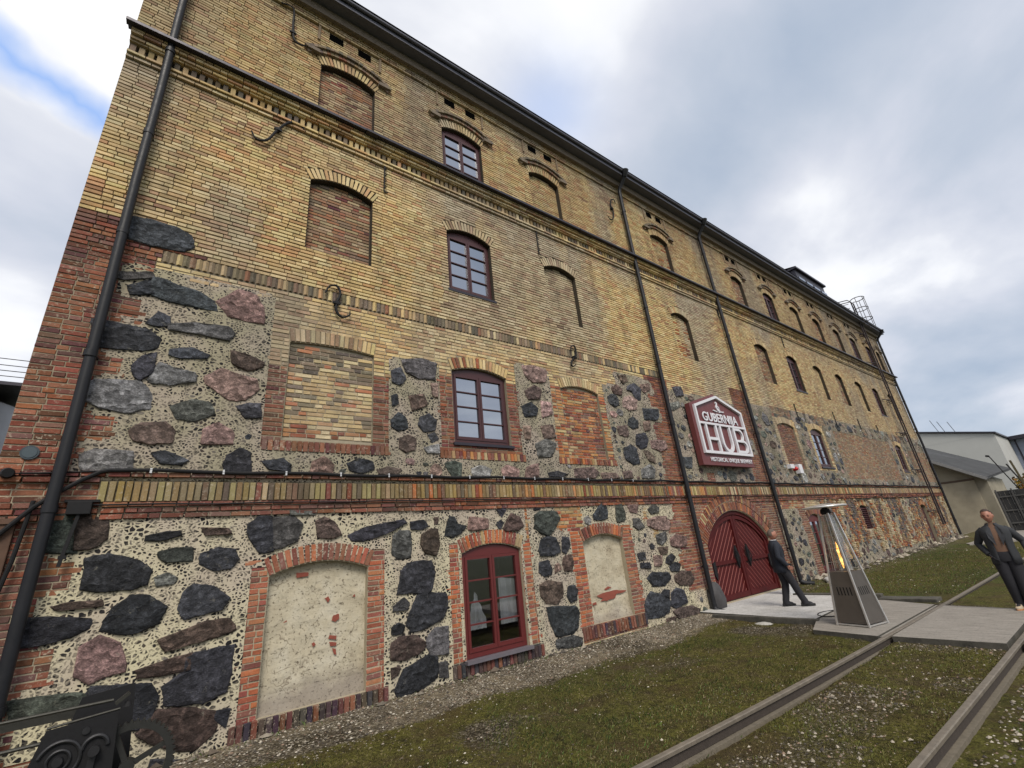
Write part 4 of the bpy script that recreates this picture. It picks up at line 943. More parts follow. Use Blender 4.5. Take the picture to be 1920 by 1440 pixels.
# gate
G = next(q for q in OPEN if q['n'] == 'GT'); gd = G['dep']
gate = filled(G, M_ghilite, gd, 'gate', BLD, 'deep red arched double gate with diagonal boarding')
def clip(poly, inside_poly):      # convex clip (x,z), inside_poly ccw
    out = poly
    for i in range(len(inside_poly)):
        a_, b_ = inside_poly[i], inside_poly[(i+1) % len(inside_poly)]; res = []
        def sd_(p): return (b_[0]-a_[0])*(p[1]-a_[1])-(b_[1]-a_[1])*(p[0]-a_[0])
        for j in range(len(out)):
            p, q = out[j], out[(j+1) % len(out)]; sp, sq = sd_(p), sd_(q)
            if sp >= 0: res.append(p)
            if (sp >= 0) != (sq >= 0):
                t = sp/(sp-sq); res.append((p[0]+(q[0]-p[0])*t, p[1]+(q[1]-p[1])*t))
        out = res
        if len(out) < 3: return []
    return out
# fixed arch frame
fr = MB(); oa = arc(G, 28); R2 = G['R']-.12
ia = [(G['c']+R2*math.sin(t), G['zc']+R2*math.cos(t)) for t in np.linspace(-G['a'], G['a'], 29)]
for i in range(28): fr.prism([oa[i], oa[i+1], ia[i+1], ia[i]], gd-.10, gd-.002)
fr.box(G['x0'], G['x0']+.09, gd-.10, gd-.002, G['z0'], G['zs']-.01); fr.box(G['x1']-.09, G['x1'], gd-.10, gd-.002, G['z0'], G['zs']-.01)
fr.build('gate_frame', M_gate, gate)
for sg in (-1, 1):
    xi, xo = G['c']+sg*.012, G['c']+sg*(G['h']-.11); Ri = G['R']-.14
    def tz(x): return G['zc']+math.sqrt(max(0, Ri*Ri-(x-G['c'])**2))
    lf = MB(); sw = .11; ya, yb = gd-.075, gd-.012
    xa, xb = (xi, xi+sg*sw); lf.prism([(xa, G['z0']+.03), (xb, G['z0']+.03), (xb, tz(xb)), (xa, tz(xa))], ya, yb)
    xa, xb = (xo-sg*sw, xo); lf.prism([(xa, G['z0']+.03), (xb, G['z0']+.03), (xb, tz(xb)), (xa, tz(xa))], ya, yb)
    il, ir = sorted((xi+sg*sw, xo-sg*sw))
    lf.box(il, ir, ya, yb, G['z0']+.03, G['z0']+.16); lf.box(il, ir, ya, yb, .98, 1.08)
    n = 12; xs_ = [il+(ir-il)*i/n for i in range(n+1)]
    for i in range(n): lf.prism([(xs_[i], tz(xs_[i])-.11), (xs_[i+1], tz(xs_[i+1])-.11), (xs_[i+1], tz(xs_[i+1])), (xs_[i], tz(xs_[i]))], ya, yb)
    lo = lf.build('gate_leaf', M_gate, gate)
    bd = MB(); ln_ = MB()
    up = ccw([(il, 1.08), (ir, 1.08)]+[(xs_[n-i], tz(xs_[n-i])-.11) for i in range(n+1)])
    dn = ccw([(il, G['z0']+.16), (ir, G['z0']+.16), (ir, .98), (il, .98)])
    for pan, sl in ((up, -sg), (dn, -sg)):
        dx, dz = (.70, .71*sl) if 1 else (1, 1)
        dvec = Vector((dx, dz)).normalized(); nrm = Vector((-dvec.y, dvec.x)); cc_ = Vector((G['c'], 1.0)); wdt = .145
        for kk in range(-30, 31):
            p0 = cc_+nrm*kk*wdt; a_ = p0-dvec*5; b_ = p0+dvec*5; o_ = nrm*(wdt-.017)
            q = clip(ccw([tuple(a_), tuple(b_), tuple(b_+o_), tuple(a_+o_)]), pan)
            if len(q) >= 3: bd.prism(q, gd-.024, gd-.003)
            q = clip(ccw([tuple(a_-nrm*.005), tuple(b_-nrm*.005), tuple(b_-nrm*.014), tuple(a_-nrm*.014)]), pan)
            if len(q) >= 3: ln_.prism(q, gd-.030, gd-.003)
    bd.build('boards', M_gate, lo); ln_.build('board_highlight_strips', M_ghilite, lo)  # raised pale strips draw the highlight on the board edges
    hd = MB(); hx = G['c']+sg*.33
    hd.prism([(hx-.06, 1.02), (hx, .82), (hx+.06, 1.02), (hx+.045, 1.35), (hx, 1.46), (hx-.045, 1.35)], gd-.13, gd-.08)
    hd.tube([(hx, gd-.15, .95), (hx+.02*sg, gd-.2, 1.1), (hx, gd-.15, 1.3)], .016, 8)
    hd.build('handle', M_black, lo)
    for hz in (.75,):
        h2 = MB(); hx = xo-sg*.1; h2.prism([(hx-.06, hz), (hx+.02, hz-.14), (hx+.08, hz), (hx+.08, hz+.35), (hx-.05, hz+.3)], gd-.11, gd-.079); h2.build('hinge', M_black, lo)

# ------------------------------------------------------------------ attic vents, ledge flashing, eaves, roof, dormer
for o in OPEN:
    if o['n'][0] == 'A' and o['n'] != 'A11':
        for dx in (-.34, .34):
            m = MB(); xa = o['c']+dx*o['h']/.62
            m.box(xa-.16, xa+.16, -.024, .001, 13.70, 13.93); m.build('vent_shade_box', M_void, BLD)  # black box on the wall paints the shade inside a vent opening
m = MB()
segs = [(XL-.07, .9, 0), (.898, 2.35, .012), (2.348, 2.62, -.03), (2.618, 9.0, 0), (8.998, 9.6, -.02), (9.598, 24.0, 0), (23.998, 24.9, -.02), (24.898, XR+.05, 0)]
for a_, b_, dz in segs:
    m.prism([(a_, 10.99+dz), (b_, 10.99+dz), (b_, 11.05+dz), (a_, 11.05+dz)], -.30+dz, -.285+dz)
    m.quad((a_, -.30+dz, 11.05+dz), (b_, -.30+dz, 11.05+dz), (b_, -.001, 11.13+dz), (a_, -.001, 11.13+dz))
    m.quad((a_, -.285+dz, 10.995+dz), (b_, -.285+dz, 10.995+dz), (b_, -.18, 11.0+dz), (a_, -.18, 11.0+dz))
m.build('ledge_flashing', M_zinc, BLD)
m = MB()
m.box(XL-.35, XR+.35, -.47, -.001, 14.452, 14.48)                       # soffit boards
m.prism([(XL-.36, 14.44), (XR+.36, 14.44), (XR+.36, 14.60), (XL-.36, 14.60)], -.49, -.472)
m.tube([(XL-.36, -.54, 14.60), (XR+.36, -.54, 14.60)], .045, 10)
m.build('eaves', M_soff, BLD, smooth=False)
m = MB()
m.quad((XL-.36, -.60, 14.66), (XR+.36, -.60, 14.66), (XR+.36, 6.5, 17.4), (XL-.36, 6.5, 17.4)); m.quad((XR+.36, 13.6, 14.66), (XL-.36, 13.6, 14.66), (XL-.36, 6.5, 17.4), (XR+.36, 6.5, 17.4))
rf = m.build('roof', M_zinc, BLD)
# corbel below the eaves
m = MB(); m.prism([(XL, 14.2), (XR, 14.2), (XR, 14.45), (XL, 14.45)], -.20, -.105); m.build('eaves_moulding', simple('sooty_brick', (.16,.13,.10), .9, 0, .4, 12, .4), BLD)
# rooftop lantern dormer
m = MB(); dx0, dx1, dy0, dy1, dz0, dz1 = 29.9, 34.4, .4, 2.9, 14.9, 17.05
m.box(dx0, dx1, dy0, dy1, dz0, dz1)
do = m.build('dormer', M_zinc, rf)
m = MB(); m.prism([(dx0-.12, dz1), (dx1+.12, dz1), (dx1+.12, dz1+.12), (dx0-.12, dz1+.12)], dy0-.15, dy1+.3)
m.quad((dx0-.12, dy0-.15, dz1+.121), (dx1+.12, dy0-.15, dz1+.121), (dx1+.12, 1.8, dz1+.5), (dx0-.12, 1.8, dz1+.5)); m.quad((dx1+.12, dy1+.3, dz1+.121), (dx0-.12, dy1+.3, dz1+.121), (dx0-.12, 1.8, dz1+.5), (dx1+.12, 1.8, dz1+.5))
m.build('dormer_roof', M_zinc, rf)
for i in range(4):
    xa = dx0+.3+i*1.18
    m = MB(); m.box(xa, xa+.9, dy0-.02, dy0-.005, 15.6, 16.6); m.build('dormer_window', M_glass, rf)

# ------------------------------------------------------------------ rainwater pipes
def downpipe(x, ztop, zbot, hop=True):
    p = MB(); pts = [(x, -.16, zbot), (x, -.16, ztop-.5)]
    if hop: pts += [(x, -.20, ztop-.35), (x, -.42, ztop-.12), (x, -.50, ztop)]
    # pipe lengths a little out of true
    q = []; z = zbot
    q.append((x, -.16, zbot))
    while z < ztop-.8:
        z += 2.0; q.append((x+random.uniform(-.012, .012), -.16+random.uniform(-.01, .01), min(z, ztop-.5)))
    q += pts[2:]
    p.tube(q, .064, 14)
    o = p.build('downpipe', M_pipe, BLD, smooth=True)
    c = MB(); z = zbot+1.0
    while z < ztop-.6:
        c.tube([(x, -.16, z), (x, -.16, z+.09)], .074, 14); c.bar((x+.04, -.16, z+.04), (x+.06, .0, z+.04), .02, .03); z += 2.0
    c.build('pipe_collar', M_pipe, o, smooth=True)
    if hop:
        h_ = MB(); h_.tube([(x, -.50, ztop-.02), (x, -.55, ztop+.06), (x, -.57, ztop+.2)], [.085, .10, .15], 12); h_.build('hopper', M_pipe, o, smooth=True)
    return o
downpipe(-1.16, 14.4, -.2); downpipe(11.75, 14.42, .0); downpipe(16.95, 14.42, .1); downpipe(40.25, 14.42, .15)
s_ = MB(); s_.tube([(11.75, -.16, .05), (11.75, -.2, -.02), (11.78, -.42, -.06)], .078, 12); s_.build('pipe_shoe', M_pipe, BLD, smooth=True); s_ = MB(); s_.tube([(16.95, -.16, .12), (17.0, -.25, .06), (17.1, -.5, .03)], .078, 12); s_.build('pipe_shoe', M_pipe, BLD, smooth=True)

# ------------------------------------------------------------------ wrought tie anchors
ANCH = [[(.42,13.95),(.67,13.98),(.70,13.43),(.75,12.99),(.88,12.92),(1.02,12.99)],
 [(.23,9.86),(.32,9.71),(.5,9.79),(.66,10.16),(.83,10.46),(1.02,10.56),(1.13,10.46)],
 [(1.74,6.7),(1.81,6.86),(1.94,6.9),(2.01,6.75),(1.95,6.53),(1.96,6.35),(2.06,6.26),(2.19,6.33),(2.2,6.41)],
 [(7.98,6.74),(8.03,6.88),(8.16,6.9),(8.16,6.66),(8.02,6.5),(7.92,6.36),(7.98,6.28),(8.10,6.36)],
 [(11.47,13.36),(11.44,13.5),(11.26,13.42),(11.16,13.1),(11.24,12.9),(11.15,12.55),(10.98,12.42),(10.88,12.52)]]
def spline(p, n=6):
    out = []; P = [Vector((a_, 0, b_)) for a_, b_ in p]
    for i in range(len(P)-1):
        p0, p1, p2, p3 = P[max(i-1,0)], P[i], P[i+1], P[min(i+2, len(P)-1)]
        for k in range(n):
            t = k/n; out.append(.5*((2*p1)+(p2-p0)*t+(2*p0-5*p1+4*p2-p3)*t*t+(3*p1-p0-3*p2+p3)*t**3))
    return out+[P[-1]]
for a_ in ANCH:
    m = MB(); pts = spline(a_); yb = -.075
    m.tube([(p.x, yb, p.z) for p in pts], [.012+.014*math.sin(math.pi*min(1, max(.08, i/(len(pts)-1)))) for i in range(len(pts))], 8)
    c = pts[len(pts)//2]; m.box(c.x-.035, c.x+.035, -.11, 0, c.z-.03, c.z+.03); m.box(c.x-.07, c.x+.07, -.095, -.06, c.z-.02, c.z+.02)
    m.build('wall_anchor', M_black, BLD, 'S-shaped black iron tie anchor', smooth=True)
for x, z0, z1 in ((2.85, 9.64, 10.42), (7.34, 9.6, 10.42), (22.6, 9.8, 10.42), (21.46, 6.05, 6.85), (25.85, 6.15, 6.95), (29.24, 6.3, 6.88), (32.1, 6.3, 6.8), (16.9, 10.0, 10.4)):
    m = MB(); m.tube([(x, -.05, z0+.06), (x+.01, -.05, z1)], .016, 6); m.tube([(x, -.05, z0+.08), (x+.03, -.07, z0), (x+.08, -.06, z0+.03)], .016, 6)
    for z in np.linspace(z0+.15, z1-.1, 4): m.tube([(x, -.05, z), (x+.05, -.07, z+.03), (x+.03, -.05, z+.08)], .012, 6)
    m.build('hook_strap', M_black, BLD)

# ------------------------------------------------------------------ cables, plaque, small fittings
def wire(pts, r, name, label, cat, mat=M_black, n=8, clips=None):
    m = MB(); m.tube(pts, r, n); o = m.build(name, mat, None, label, smooth=True); tag(o, None, cat)
    if clips is not None:
        for i in range(clips[2]):
            x = clips[0]+(clips[1]-clips[0])*i/(clips[2]-1)
            c = MB(); c.box(x-.012, x+.012, pts[0][1]-.03, 0, clips[3]-.03, clips[3]+.035); c.build('clip', M_steel, o)
    return o
x_ = [(-.72+i*.5, -.085, 3.325+.012*math.sin(i*1.7)+.004*math.sin(i*.6)) for i in range(83)]
wire([(-1.75,-.08,2.2),(-1.55,-.09,2.55),(-1.3,-.12,2.88),(-1.12,-.12,3.05),(-.95,-.10,3.2),(-.8,-.09,3.30)]+x_, .026, 'power_cable', 'thick black cable clipped along the top of the yellow soldier course', 'cable', clips=(-.3, 9.5, 13, 3.325))
wire([(-.86, -.07, 2.90)]+[(-.7+i*.6, -.075, 2.895+.008*math.sin(i*2.3)) for i in range(69)], .011, 'thin_cable', 'thin black wire running just under the yellow soldier course', 'cable', n=6)
wire([(24.6,-.06,2.6),(26.5,-.08,2.7),(28.6,-.1,2.86)], .014, 'slack_wire', 'short slack wire sloping up over the louvred vent', 'cable', n=6)
wire([(28.3,-.06,2.66),(33,-.06,2.71),(38.3,-.06,2.74)], .012, 'straight_wire', 'thin wire along the wall near the fire ladder, below the soldier course', 'cable', n=6)
wire([(-1.6,-.06,3.27),(-1.3,-.07,3.28),(-.7,-.08,3.32)], .010, 'lead_wire', 'thin lead from the round lamp housing to the pipe', 'cable', n=6)
wire([(-1.32,-.1,2.95),(-1.36,-.1,2.3),(-1.45,-.1,1.6),(-1.55,-.1,.9)], .022, 'drop_cable', 'black cable dropping down the brick corner left of the rainwater pipe', 'cable')
m = MB(); m.tube([(-1.48,0,3.53),(-1.48,-.03,3.53)], .085, 20); pq = m.build('wall_plaque', simple('blue_iron', (.03,.045,.055), .5, .2, .2, 12, .1), None, 'round blue-grey iron plaque on the red brick corner', smooth=True); tag(pq, None, 'plaque')
m = MB(); m.tube([(-1.48,-.03,3.53),(-1.48,-.036,3.53)], .065, 20); m.build('face', simple('blue_face', (.05,.07,.08), .4, .2, .2, 12, .1), pq)
m = MB(); m.tube([(-1.60,0,3.27),(-1.60,-.10,3.27),(-1.58,-.16,3.26)], [.07,.06,.05], 14); tag(m.build('lamp_housing', M_black, None, 'small round black lamp housing below the blue plaque', smooth=True), None, 'lamp')
# iron bracket with lever beside the pipe
be = empty('iron_bracket', (-.93, 0, 2.9)); tag(be, 'black iron box bracket with a long hanging lever, under the cable at the corner', 'bracket')
def addc(mb, name, mat, par, **k):      # build with coordinates given in world space, parented to an empty
    o = mb.build(name, mat, None, **k); o.parent = par; o.matrix_parent_inverse = Matrix.Translation(par.location).inverted() if par.rotation_euler.z == 0 else par.matrix_basis.inverted(); return o
m = MB(); m.box(-1.02, -.80, -.16, 0, 2.78, 2.93, .008); m.box(-1.06, -.74, -.10, 0, 2.93, 2.96); addc(m, 'box', M_black, be)
m = MB(); m.bar((-.90,-.12,2.80), (-.97,-.13,2.20), .035, .03); m.bar((-.99,-.12,2.30), (-.92,-.12,2.30), .05, .04); addc(m, 'lever', M_black, be)
# timber post leaning in the corner
m = MB(); m.box(-1.74, -1.42, -.06, 0, .2, 2.72, .01); m.box(-1.74, -1.40, -.08, 0, 2.70, 2.76); tag(m.build('rusty_cabinet', simple('rusty_sheet', (.10,.055,.035), .8, .2, .5, 6, .4), None, 'tall flat rusty steel cabinet at the left brick corner behind the pipe'), None, 'cabinet')
# junction box with red alarm over the gate's right, emergency light
e_ = empty('alarm_unit', (19.2, 0, 3.9)); tag(e_, 'white and red alarm unit on the stone wall right of the sign', 'alarm')
m = MB(); m.box(18.95, 19.25, -.16, 0, 3.9, 4.06, .01); m.box(19.62, 19.9, -.18, 0, 3.72, 4.08, .01); addc(m, 'housing', M_white, e_)
m = MB(); m.tube([(19.45,-.02,3.9),(19.45,-.14,3.9),(19.45,-.18,3.89)], [.075,.075,.04], 14); addc(m, 'beacon', simple('alarm_red', (.45,.01,.015), .4, 0, .1, 5, 0), e_, smooth=True)

# ------------------------------------------------------------------ sign
SG = empty('brewery_sign', (14.33, -.2, 4.8)); tag(SG, 'red house-shaped sign with white frame and raised white HUB letters, above the gate', 'sign')
sx0, sx1, sz0, sz1, sap = 12.78, 15.88, 3.82, 5.80, 6.28; yb_, yf = -.08, -.24
m = MB(); m.prism([(sx0, sz0), (sx1, sz0), (sx1, sz1), (14.33, sap), (sx0, sz1)], yf, yb_); addc(m, 'board', M_signred, SG)
m = MB()
for a_, b_ in (((12.9,-.04,4.2),(12.9,0,4.2)),): m.box(12.9, 13.0, yb_, 0, 3.9, 5.6); m.box(15.6, 15.7, yb_, 0, 3.9, 5.6)
addc(m, 'rear_rail', M_steeld, SG)
def stroke(m, pts, wd, ya, yb, closed=False):
    P = [Vector((p[0], p[1])) for p in pts]; n = len(P); Lf, Rt = [], []
    for i in range(n):
        a_ = P[i-1] if (i > 0 or closed) else None; c = P[(i+1) % n] if (i < n-1 or closed) else None
        d1 = (P[i]-a_).normalized() if a_ is not None else None; d2 = (c-P[i]).normalized() if c is not None else None
        d1 = d1 or d2; d2 = d2 or d1
        t = (d1+d2).normalized(); nn = Vector((-t.y, t.x)); k = wd/2/max(.35, nn.dot(Vector((-d1.y, d1.x))))
        Lf.append(P[i]+nn*k); Rt.append(P[i]-nn*k)
    for i in range(n if closed else n-1):
        j = (i+1) % n; m.prism([tuple(Rt[i]), tuple(Rt[j]), tuple(Lf[j]), tuple(Lf[i])], ya, yb)
fx0, fx1 = sx0+.20, sx1-.06; fz0, fz1, fza = 4.22, 5.72, 6.17; fm = (fx0+fx1)/2
m = MB(); stroke(m, [(fx0, fz0), (fx1, fz0), (fx1, fz1), (fm, fza), (fx0, fz1)], .085, yf-.075, yf-.001, True)
m.box(fx0+.045, fx1-.045, yf-.073, yf-.003, 5.13, 5.20); addc(m, 'frame', M_white, SG)
m = MB(); ya, yb2 = yf-.071, yf-.004; zb, zt = fz0+.045, 5.125; W = fx1-fx0; lw = .095
def X(t): return fx0+W*t
m.box(X(.13)-lw/2, X(.13)+lw/2, ya, yb2, zb, zt); m.box(X(.33)-lw/2, X(.33)+lw/2, ya, yb2, zb, zt); m.box(X(.13)+lw/2, X(.33)-lw/2, ya, yb2, 4.62, 4.71)
addc(m, 'letter_h', M_white, SG)
m = MB(); rU = (X(.62)-X(.42))/2; cU = X(.52)
stroke(m, [(X(.42), zt), (X(.42), zb+rU+.03)]+[(cU-rU*math.cos(t), zb+rU+.03-rU*math.sin(t)) for t in np.linspace(.2, math.pi-.2, 12)]+[(X(.62), zb+rU+.03), (X(.62), zt)], lw, ya, yb2)
addc(m, 'letter_u', M_white, SG)
m = MB(); xb = X(.715); m.box(xb-lw/2, xb+lw/2, ya, yb2, zb, zt); zm = 4.68
for z0_, z1_, ex in ((zm, zt-.045, X(.90)), (zb+.045, zm, X(.945))):
    hh_ = (z1_-z0_)/2; xs0 = max(xb+lw/2, ex-hh_)
    stroke(m, [(xb+lw/2, z1_), (xs0, z1_)]+[(xs0+(ex-xs0)*math.sin(t), z0_+hh_+hh_*math.cos(t)) for t in np.linspace(.25, math.pi-.25, 10)]+[(xs0, z0_), (xb+lw/2, z0_)], lw*.85, ya-.001*(ex > X(.92)), yb2)
addc(m, 'letter_b', M_white, SG)
def text(s, size, x, z, y, name, par, mat, bold=.012, ext=.02, w_=None, space=1.0):
    c = bpy.data.curves.new(name, 'FONT'); c.body = s; c.size = size; c.extrude = ext; c.offset = bold; c.align_x = 'CENTER'; c.space_character = space
    t = bpy.data.objects.new(name, c); col.objects.link(t); bpy.context.view_layer.update()
    me = bpy.data.meshes.new_from_object(t.evaluated_get(bpy.context.evaluated_depsgraph_get())); bpy.data.objects.remove(t)
    co = np.zeros(len(me.vertices)*3); me.vertices.foreach_get('co', co); co = co.reshape(-1, 3)
    sc_ = 1 if w_ is None else w_/(co[:, 0].max()-co[:, 0].min())
    out = np.stack([x+co[:, 0]*sc_, y-co[:, 2], z+co[:, 1]], 1); me.vertices.foreach_set('co', out.ravel()); me.update(); me.materials.clear()
    o = link(name, me, mat); o.parent = par; o.matrix_parent_inverse = Matrix.Translation(par.location).inverted(); return o
text('GUBERNIJA', .42, fm, 5.27, yf-.03, 'brewery_name', SG, M_white, .006, .010, 2.15, 1.02)
text('HISTORICAL UNIQUE BREWERY', .185, fm+.1, 3.94, yf-.018, 'slogan', SG, M_white, .002, .006, 2.55, 1.05)
m = MB()      # small flourish of a rearing beast over two scrolls
stroke(m, [(fm-.05,5.98),(fm-.0,5.95),(fm-.02,5.86),(fm-.07,5.80),(fm-.02,5.72),(fm+.04,5.68),(fm+.06,5.62)], .06, yf-.04, yf-.002)
stroke(m, [(fm-.02,5.84),(fm+.07,5.82),(fm+.10,5.77)], .035, yf-.039, yf-.003); stroke(m, [(fm-.0,5.76),(fm+.10,5.72),(fm+.14,5.64)], .035, yf-.038, yf-.003)
stroke(m, [(fm-.30,5.68),(fm-.18,5.66),(fm-.08,5.64)], .035, yf-.037, yf-.003); stroke(m, [(fm+.14,5.66),(fm+.24,5.66),(fm+.34,5.67)], .035, yf-.036, yf-.003)
addc(m, 'emblem', M_white, SG)

# ------------------------------------------------------------------ fire ladder
LD = empty('fire_ladder', (36.6, 0, 1)); tag(LD, 'tall brown steel fire ladder with hooped cage on the far end of the wall', 'ladder')
M_lad = simple('ladder_brown', (.035,.024,.024), .6, .2, .2, 8, .1)
lx = 36.75
for sg in (-1, 1):
    m = MB(); m.bar((lx+sg*.25,-.30,1.1), (lx+sg*.25,-.30,16.1), .05, .07); m.tube([(lx+sg*.25,-.30,16.1),(lx+sg*.25-.05,-.15,16.3),(lx+sg*.25-.5,1.2,16.4),(lx+sg*.25-.9,2.6,16.3)], .03, 6); addc(m, 'stile', M_lad, LD)
z = 1.3
while z < 15.8: rg = MB(); rg.tube([(lx-.25,-.30,z),(lx+.25,-.30,z)], .016, 6); addc(rg, 'rung', M_lad, LD); z += .3
m = MB()
for z in (14.6, 15.4, 16.2):
    m.tube([(lx-.25,-.3,z)]+[(lx-.43*math.cos(t), -.62-.42*math.sin(t), z) for t in np.linspace(-.3, math.pi+.3, 12)]+[(lx+.25,-.3,z)], .026, 6)
for t in np.linspace(0, math.pi, 4): m.tube([(lx-.43*math.cos(t), -.62-.42*math.sin(t), 14.0), (lx-.43*math.cos(t), -.62-.42*math.sin(t), 16.2)], .018, 6)
addc(m, 'cage', M_lad, LD)
for z in (1.9, 4.3, 6.6, 8.8, 11.4, 13.6):
    m = MB()
    for sg in (-1, 1): m.bar((lx+sg*.25,-.3,z), (lx+sg*.25,0,z), .04, .05); m.bar((lx+sg*.25,-.3,z-.12), (lx+sg*.25,0,z-.12), .03, .03)
    m.bar((lx-1.2,-.05,z), (lx-.25,-.28,z), .04, .04); addc(m, 'bracket', M_lad, LD)
m = MB()
for k in range(4): m.tube([(lx-.3,-.15,15.0+k*.33),(lx-1.1,2.6,15.1+k*.33)], .02, 6)
addc(m, 'handrail', M_lad, LD)

# ------------------------------------------------------------------ ground
def gz_(x, y):
    x = np.asarray(x, float); y = np.asarray(y, float)
    b = -.155+.075*np.clip((x-8.2)/1.5, 0, 1)*np.clip((y+4.4)/.4, 0, 1)
    t = np.clip((y+1.7)/1.6, 0, 1); t = t*t*(3-2*t)
    wallz = np.where(x < 13, -.02-.0*x, np.clip(-.02+(x-13)*.009, -.02, .2))
    far = np.clip((x-13)/3, 0, 1)*np.clip((y+4.2)/1.2, 0, 1)*.04
    b = b+far+(wallz-b-far)*t
    b = b+.035*(fbm(x, y, .7, 4)-.5)+.018*(fbm(x, y, 3.1, 6)-.5)
    b = np.where((x > 13.2) & (y < -3.6), np.maximum(b, -.045), b)
    ins = (y < -4.45) & (y > -5.85); b = np.where(ins, -.128+.04*np.clip((x-8.6)/1.2, 0, 1)+.03*(fbm(x, y, 2.0, 3)-.5), b)
    return b
xg = np.concatenate([np.arange(-6, 14, .055), 14+np.cumsum(np.linspace(.06, .6, 140))]); yg = np.concatenate([np.arange(-12, -8.3, .2), np.arange(-8.3, .05, .055), [.05, .3]])
GXX, GYY = np.meshgrid(xg, yg); ZG = gz_(GXX, GYY); ZG += .010*(vn(GXX, GYY, 18, 9)-.5)
moss = np.clip((fbm(GXX, GYY, .55, 21)-.40)*3+.72, .3, 1)
strip = np.clip((GYY+1.15+.9*(fbm(GXX, GYY, .8, 2)-.5))/.35, 0, 1)*np.where(GXX < 12, 1, .35)
moss *= 1-strip
betw = (GYY < -4.5) & (GYY > -5.85); moss = np.where(betw, .55+.45*np.clip((fbm(GXX, GYY, 1.2, 8)-.35)*4, 0, 1), moss); outer = GYY < -6.0; moss = np.where(outer, .45+moss*.35, moss)
moss = np.where(GXX > 14, np.maximum(moss, .75)*(1-.5*strip), moss)
pale = strip*np.clip((fbm(GXX, GYY, .9, 11)-.25)*2.5, 0, 1)
C = np.stack([moss, pale, fbm(GXX, GYY, .3, 33)], -1).reshape(-1, 3)
nxg = len(xg); jj, ii = np.meshgrid(np.arange(len(yg)-1), np.arange(nxg-1), indexing='ij'); F = np.stack([jj*nxg+ii, jj*nxg+ii+1, (jj+1)*nxg+ii+1, (jj+1)*nxg+ii], -1).reshape(-1, 4)
M_gnd, nt, bs = newmat('ground'); co = objco(nt)
a_ = N(nt, 'ShaderNodeVertexColor', layer_name='Col'); sp_ = N(nt, 'ShaderNodeSeparateColor'); L(nt, a_.outputs['Color'], sp_.inputs[0])
vo = N(nt, 'ShaderNodeTexVoronoi', feature='F1'); vo.inputs['Scale'].default_value = 42; L(nt, co, vo.inputs['Vector'])
vs_ = N(nt, 'ShaderNodeSeparateColor'); L(nt, vo.outputs['Color'], vs_.inputs[0])
grav = ramp(nt, vs_.outputs[0], [(0,(.035,.028,.018)), (.4,(.08,.066,.043)), (.7,(.14,.12,.085)), (.9,(.24,.21,.16)), (1,(.42,.38,.31))])
gravp = ramp(nt, vs_.outputs[1], [(0,(.09,.07,.05)), (.4,(.23,.195,.145)), (.8,(.40,.35,.27)), (1,(.58,.53,.44))])
mossc = ramp(nt, noise(nt, co, 22, 7, .8), [(.3,(.016,.014,.006)), (.42,(.055,.050,.014)), (.50,(.110,.105,.026)), (.58,(.150,.145,.036)), (.72,(.25,.23,.085))])
mossg = ramp(nt, noise(nt, co, 20, 6, .75), [(.3,(.02,.032,.010)), (.6,(.055,.085,.022)), (.8,(.09,.13,.04))])
mossc = mix(nt, ramp(nt, sp_.outputs[2], [(.5,(0,0,0)), (.75,(.7,.7,.7))]), mossc, mossg)
g_ = mix(nt, sp_.outputs[1], grav, gravp)
vb = N(nt, 'ShaderNodeTexVoronoi', feature='F1'); vb.inputs['Scale'].default_value = 19; L(nt, co, vb.inputs['Vector']); vbs = N(nt, 'ShaderNodeSeparateColor'); L(nt, vb.outputs['Color'], vbs.inputs[0])
g_ = mix(nt, mth(nt, 'MULTIPLY', mth(nt, 'GREATER_THAN', vbs.outputs[0], .72), mth(nt, 'LESS_THAN', vb.outputs['Distance'], .38)), g_, ramp(nt, vbs.outputs[1], [(0,(.07,.06,.05)), (.6,(.25,.22,.18)), (1,(.50,.46,.38))]))
g_ = mix(nt, mth(nt, 'MULTIPLY', sp_.outputs[1], ramp(nt, noise(nt, co, .9, 5, .65), [(.5,(0,0,0)), (.62,(.75,.75,.75))])), g_, (.36,.30,.20))
g_ = mix(nt, 1.0, g_, ramp(nt, noise(nt, co, 6, 7, .8), [(.32,(.35,.35,.35)), (.52,(1,1,1)), (.7,(1.25,1.25,1.2))]), 'MULTIPLY')
mossc = mix(nt, ramp(nt, noise(nt, co, 4.2, 7, .8), [(.36,(.85,.85,.85)), (.50,(0,0,0))]), mossc, (.022,.019,.010))
mossc = mix(nt, ramp(nt, noise(nt, co, 75, 3, .7), [(.60,(0,0,0)), (.66,(.7,.7,.7))]), mossc, (.26,.24,.12))
mossc = mix(nt, ramp(nt, noise(nt, co, .8, 6, .75), [(.50,(0,0,0)), (.60,(.55,.55,.55))]), mossc, (.085,.055,.032))
lit = N(nt, 'ShaderNodeTexVoronoi', feature='F1'); lit.inputs['Scale'].default_value = 30; L(nt, co, lit.inputs['Vector']); ls = N(nt, 'ShaderNodeSeparateColor'); L(nt, lit.outputs['Color'], ls.inputs[0])
mossc = mix(nt, mth(nt, 'MULTIPLY', mth(nt, 'GREATER_THAN', ls.outputs[0], .88), mth(nt, 'LESS_THAN', lit.outputs['Distance'], .32)), mossc, (.30,.25,.15))
mossc = mix(nt, ramp(nt, noise(nt, co, 1.7, 5, .7), [(.52,(0,0,0)), (.68,(.7,.7,.7))]), mossc, mix(nt, noise(nt, co, 34, 5, .8), (.035,.024,.016), (.13,.095,.065)))
mf = mth(nt, 'MULTIPLY', mth(nt, 'ADD', mth(nt, 'SUBTRACT', mth(nt, 'ADD', sp_.outputs[0], noise(nt, co, 11, 7, .85)), 1.0), .10), 3.2, clamp=True)
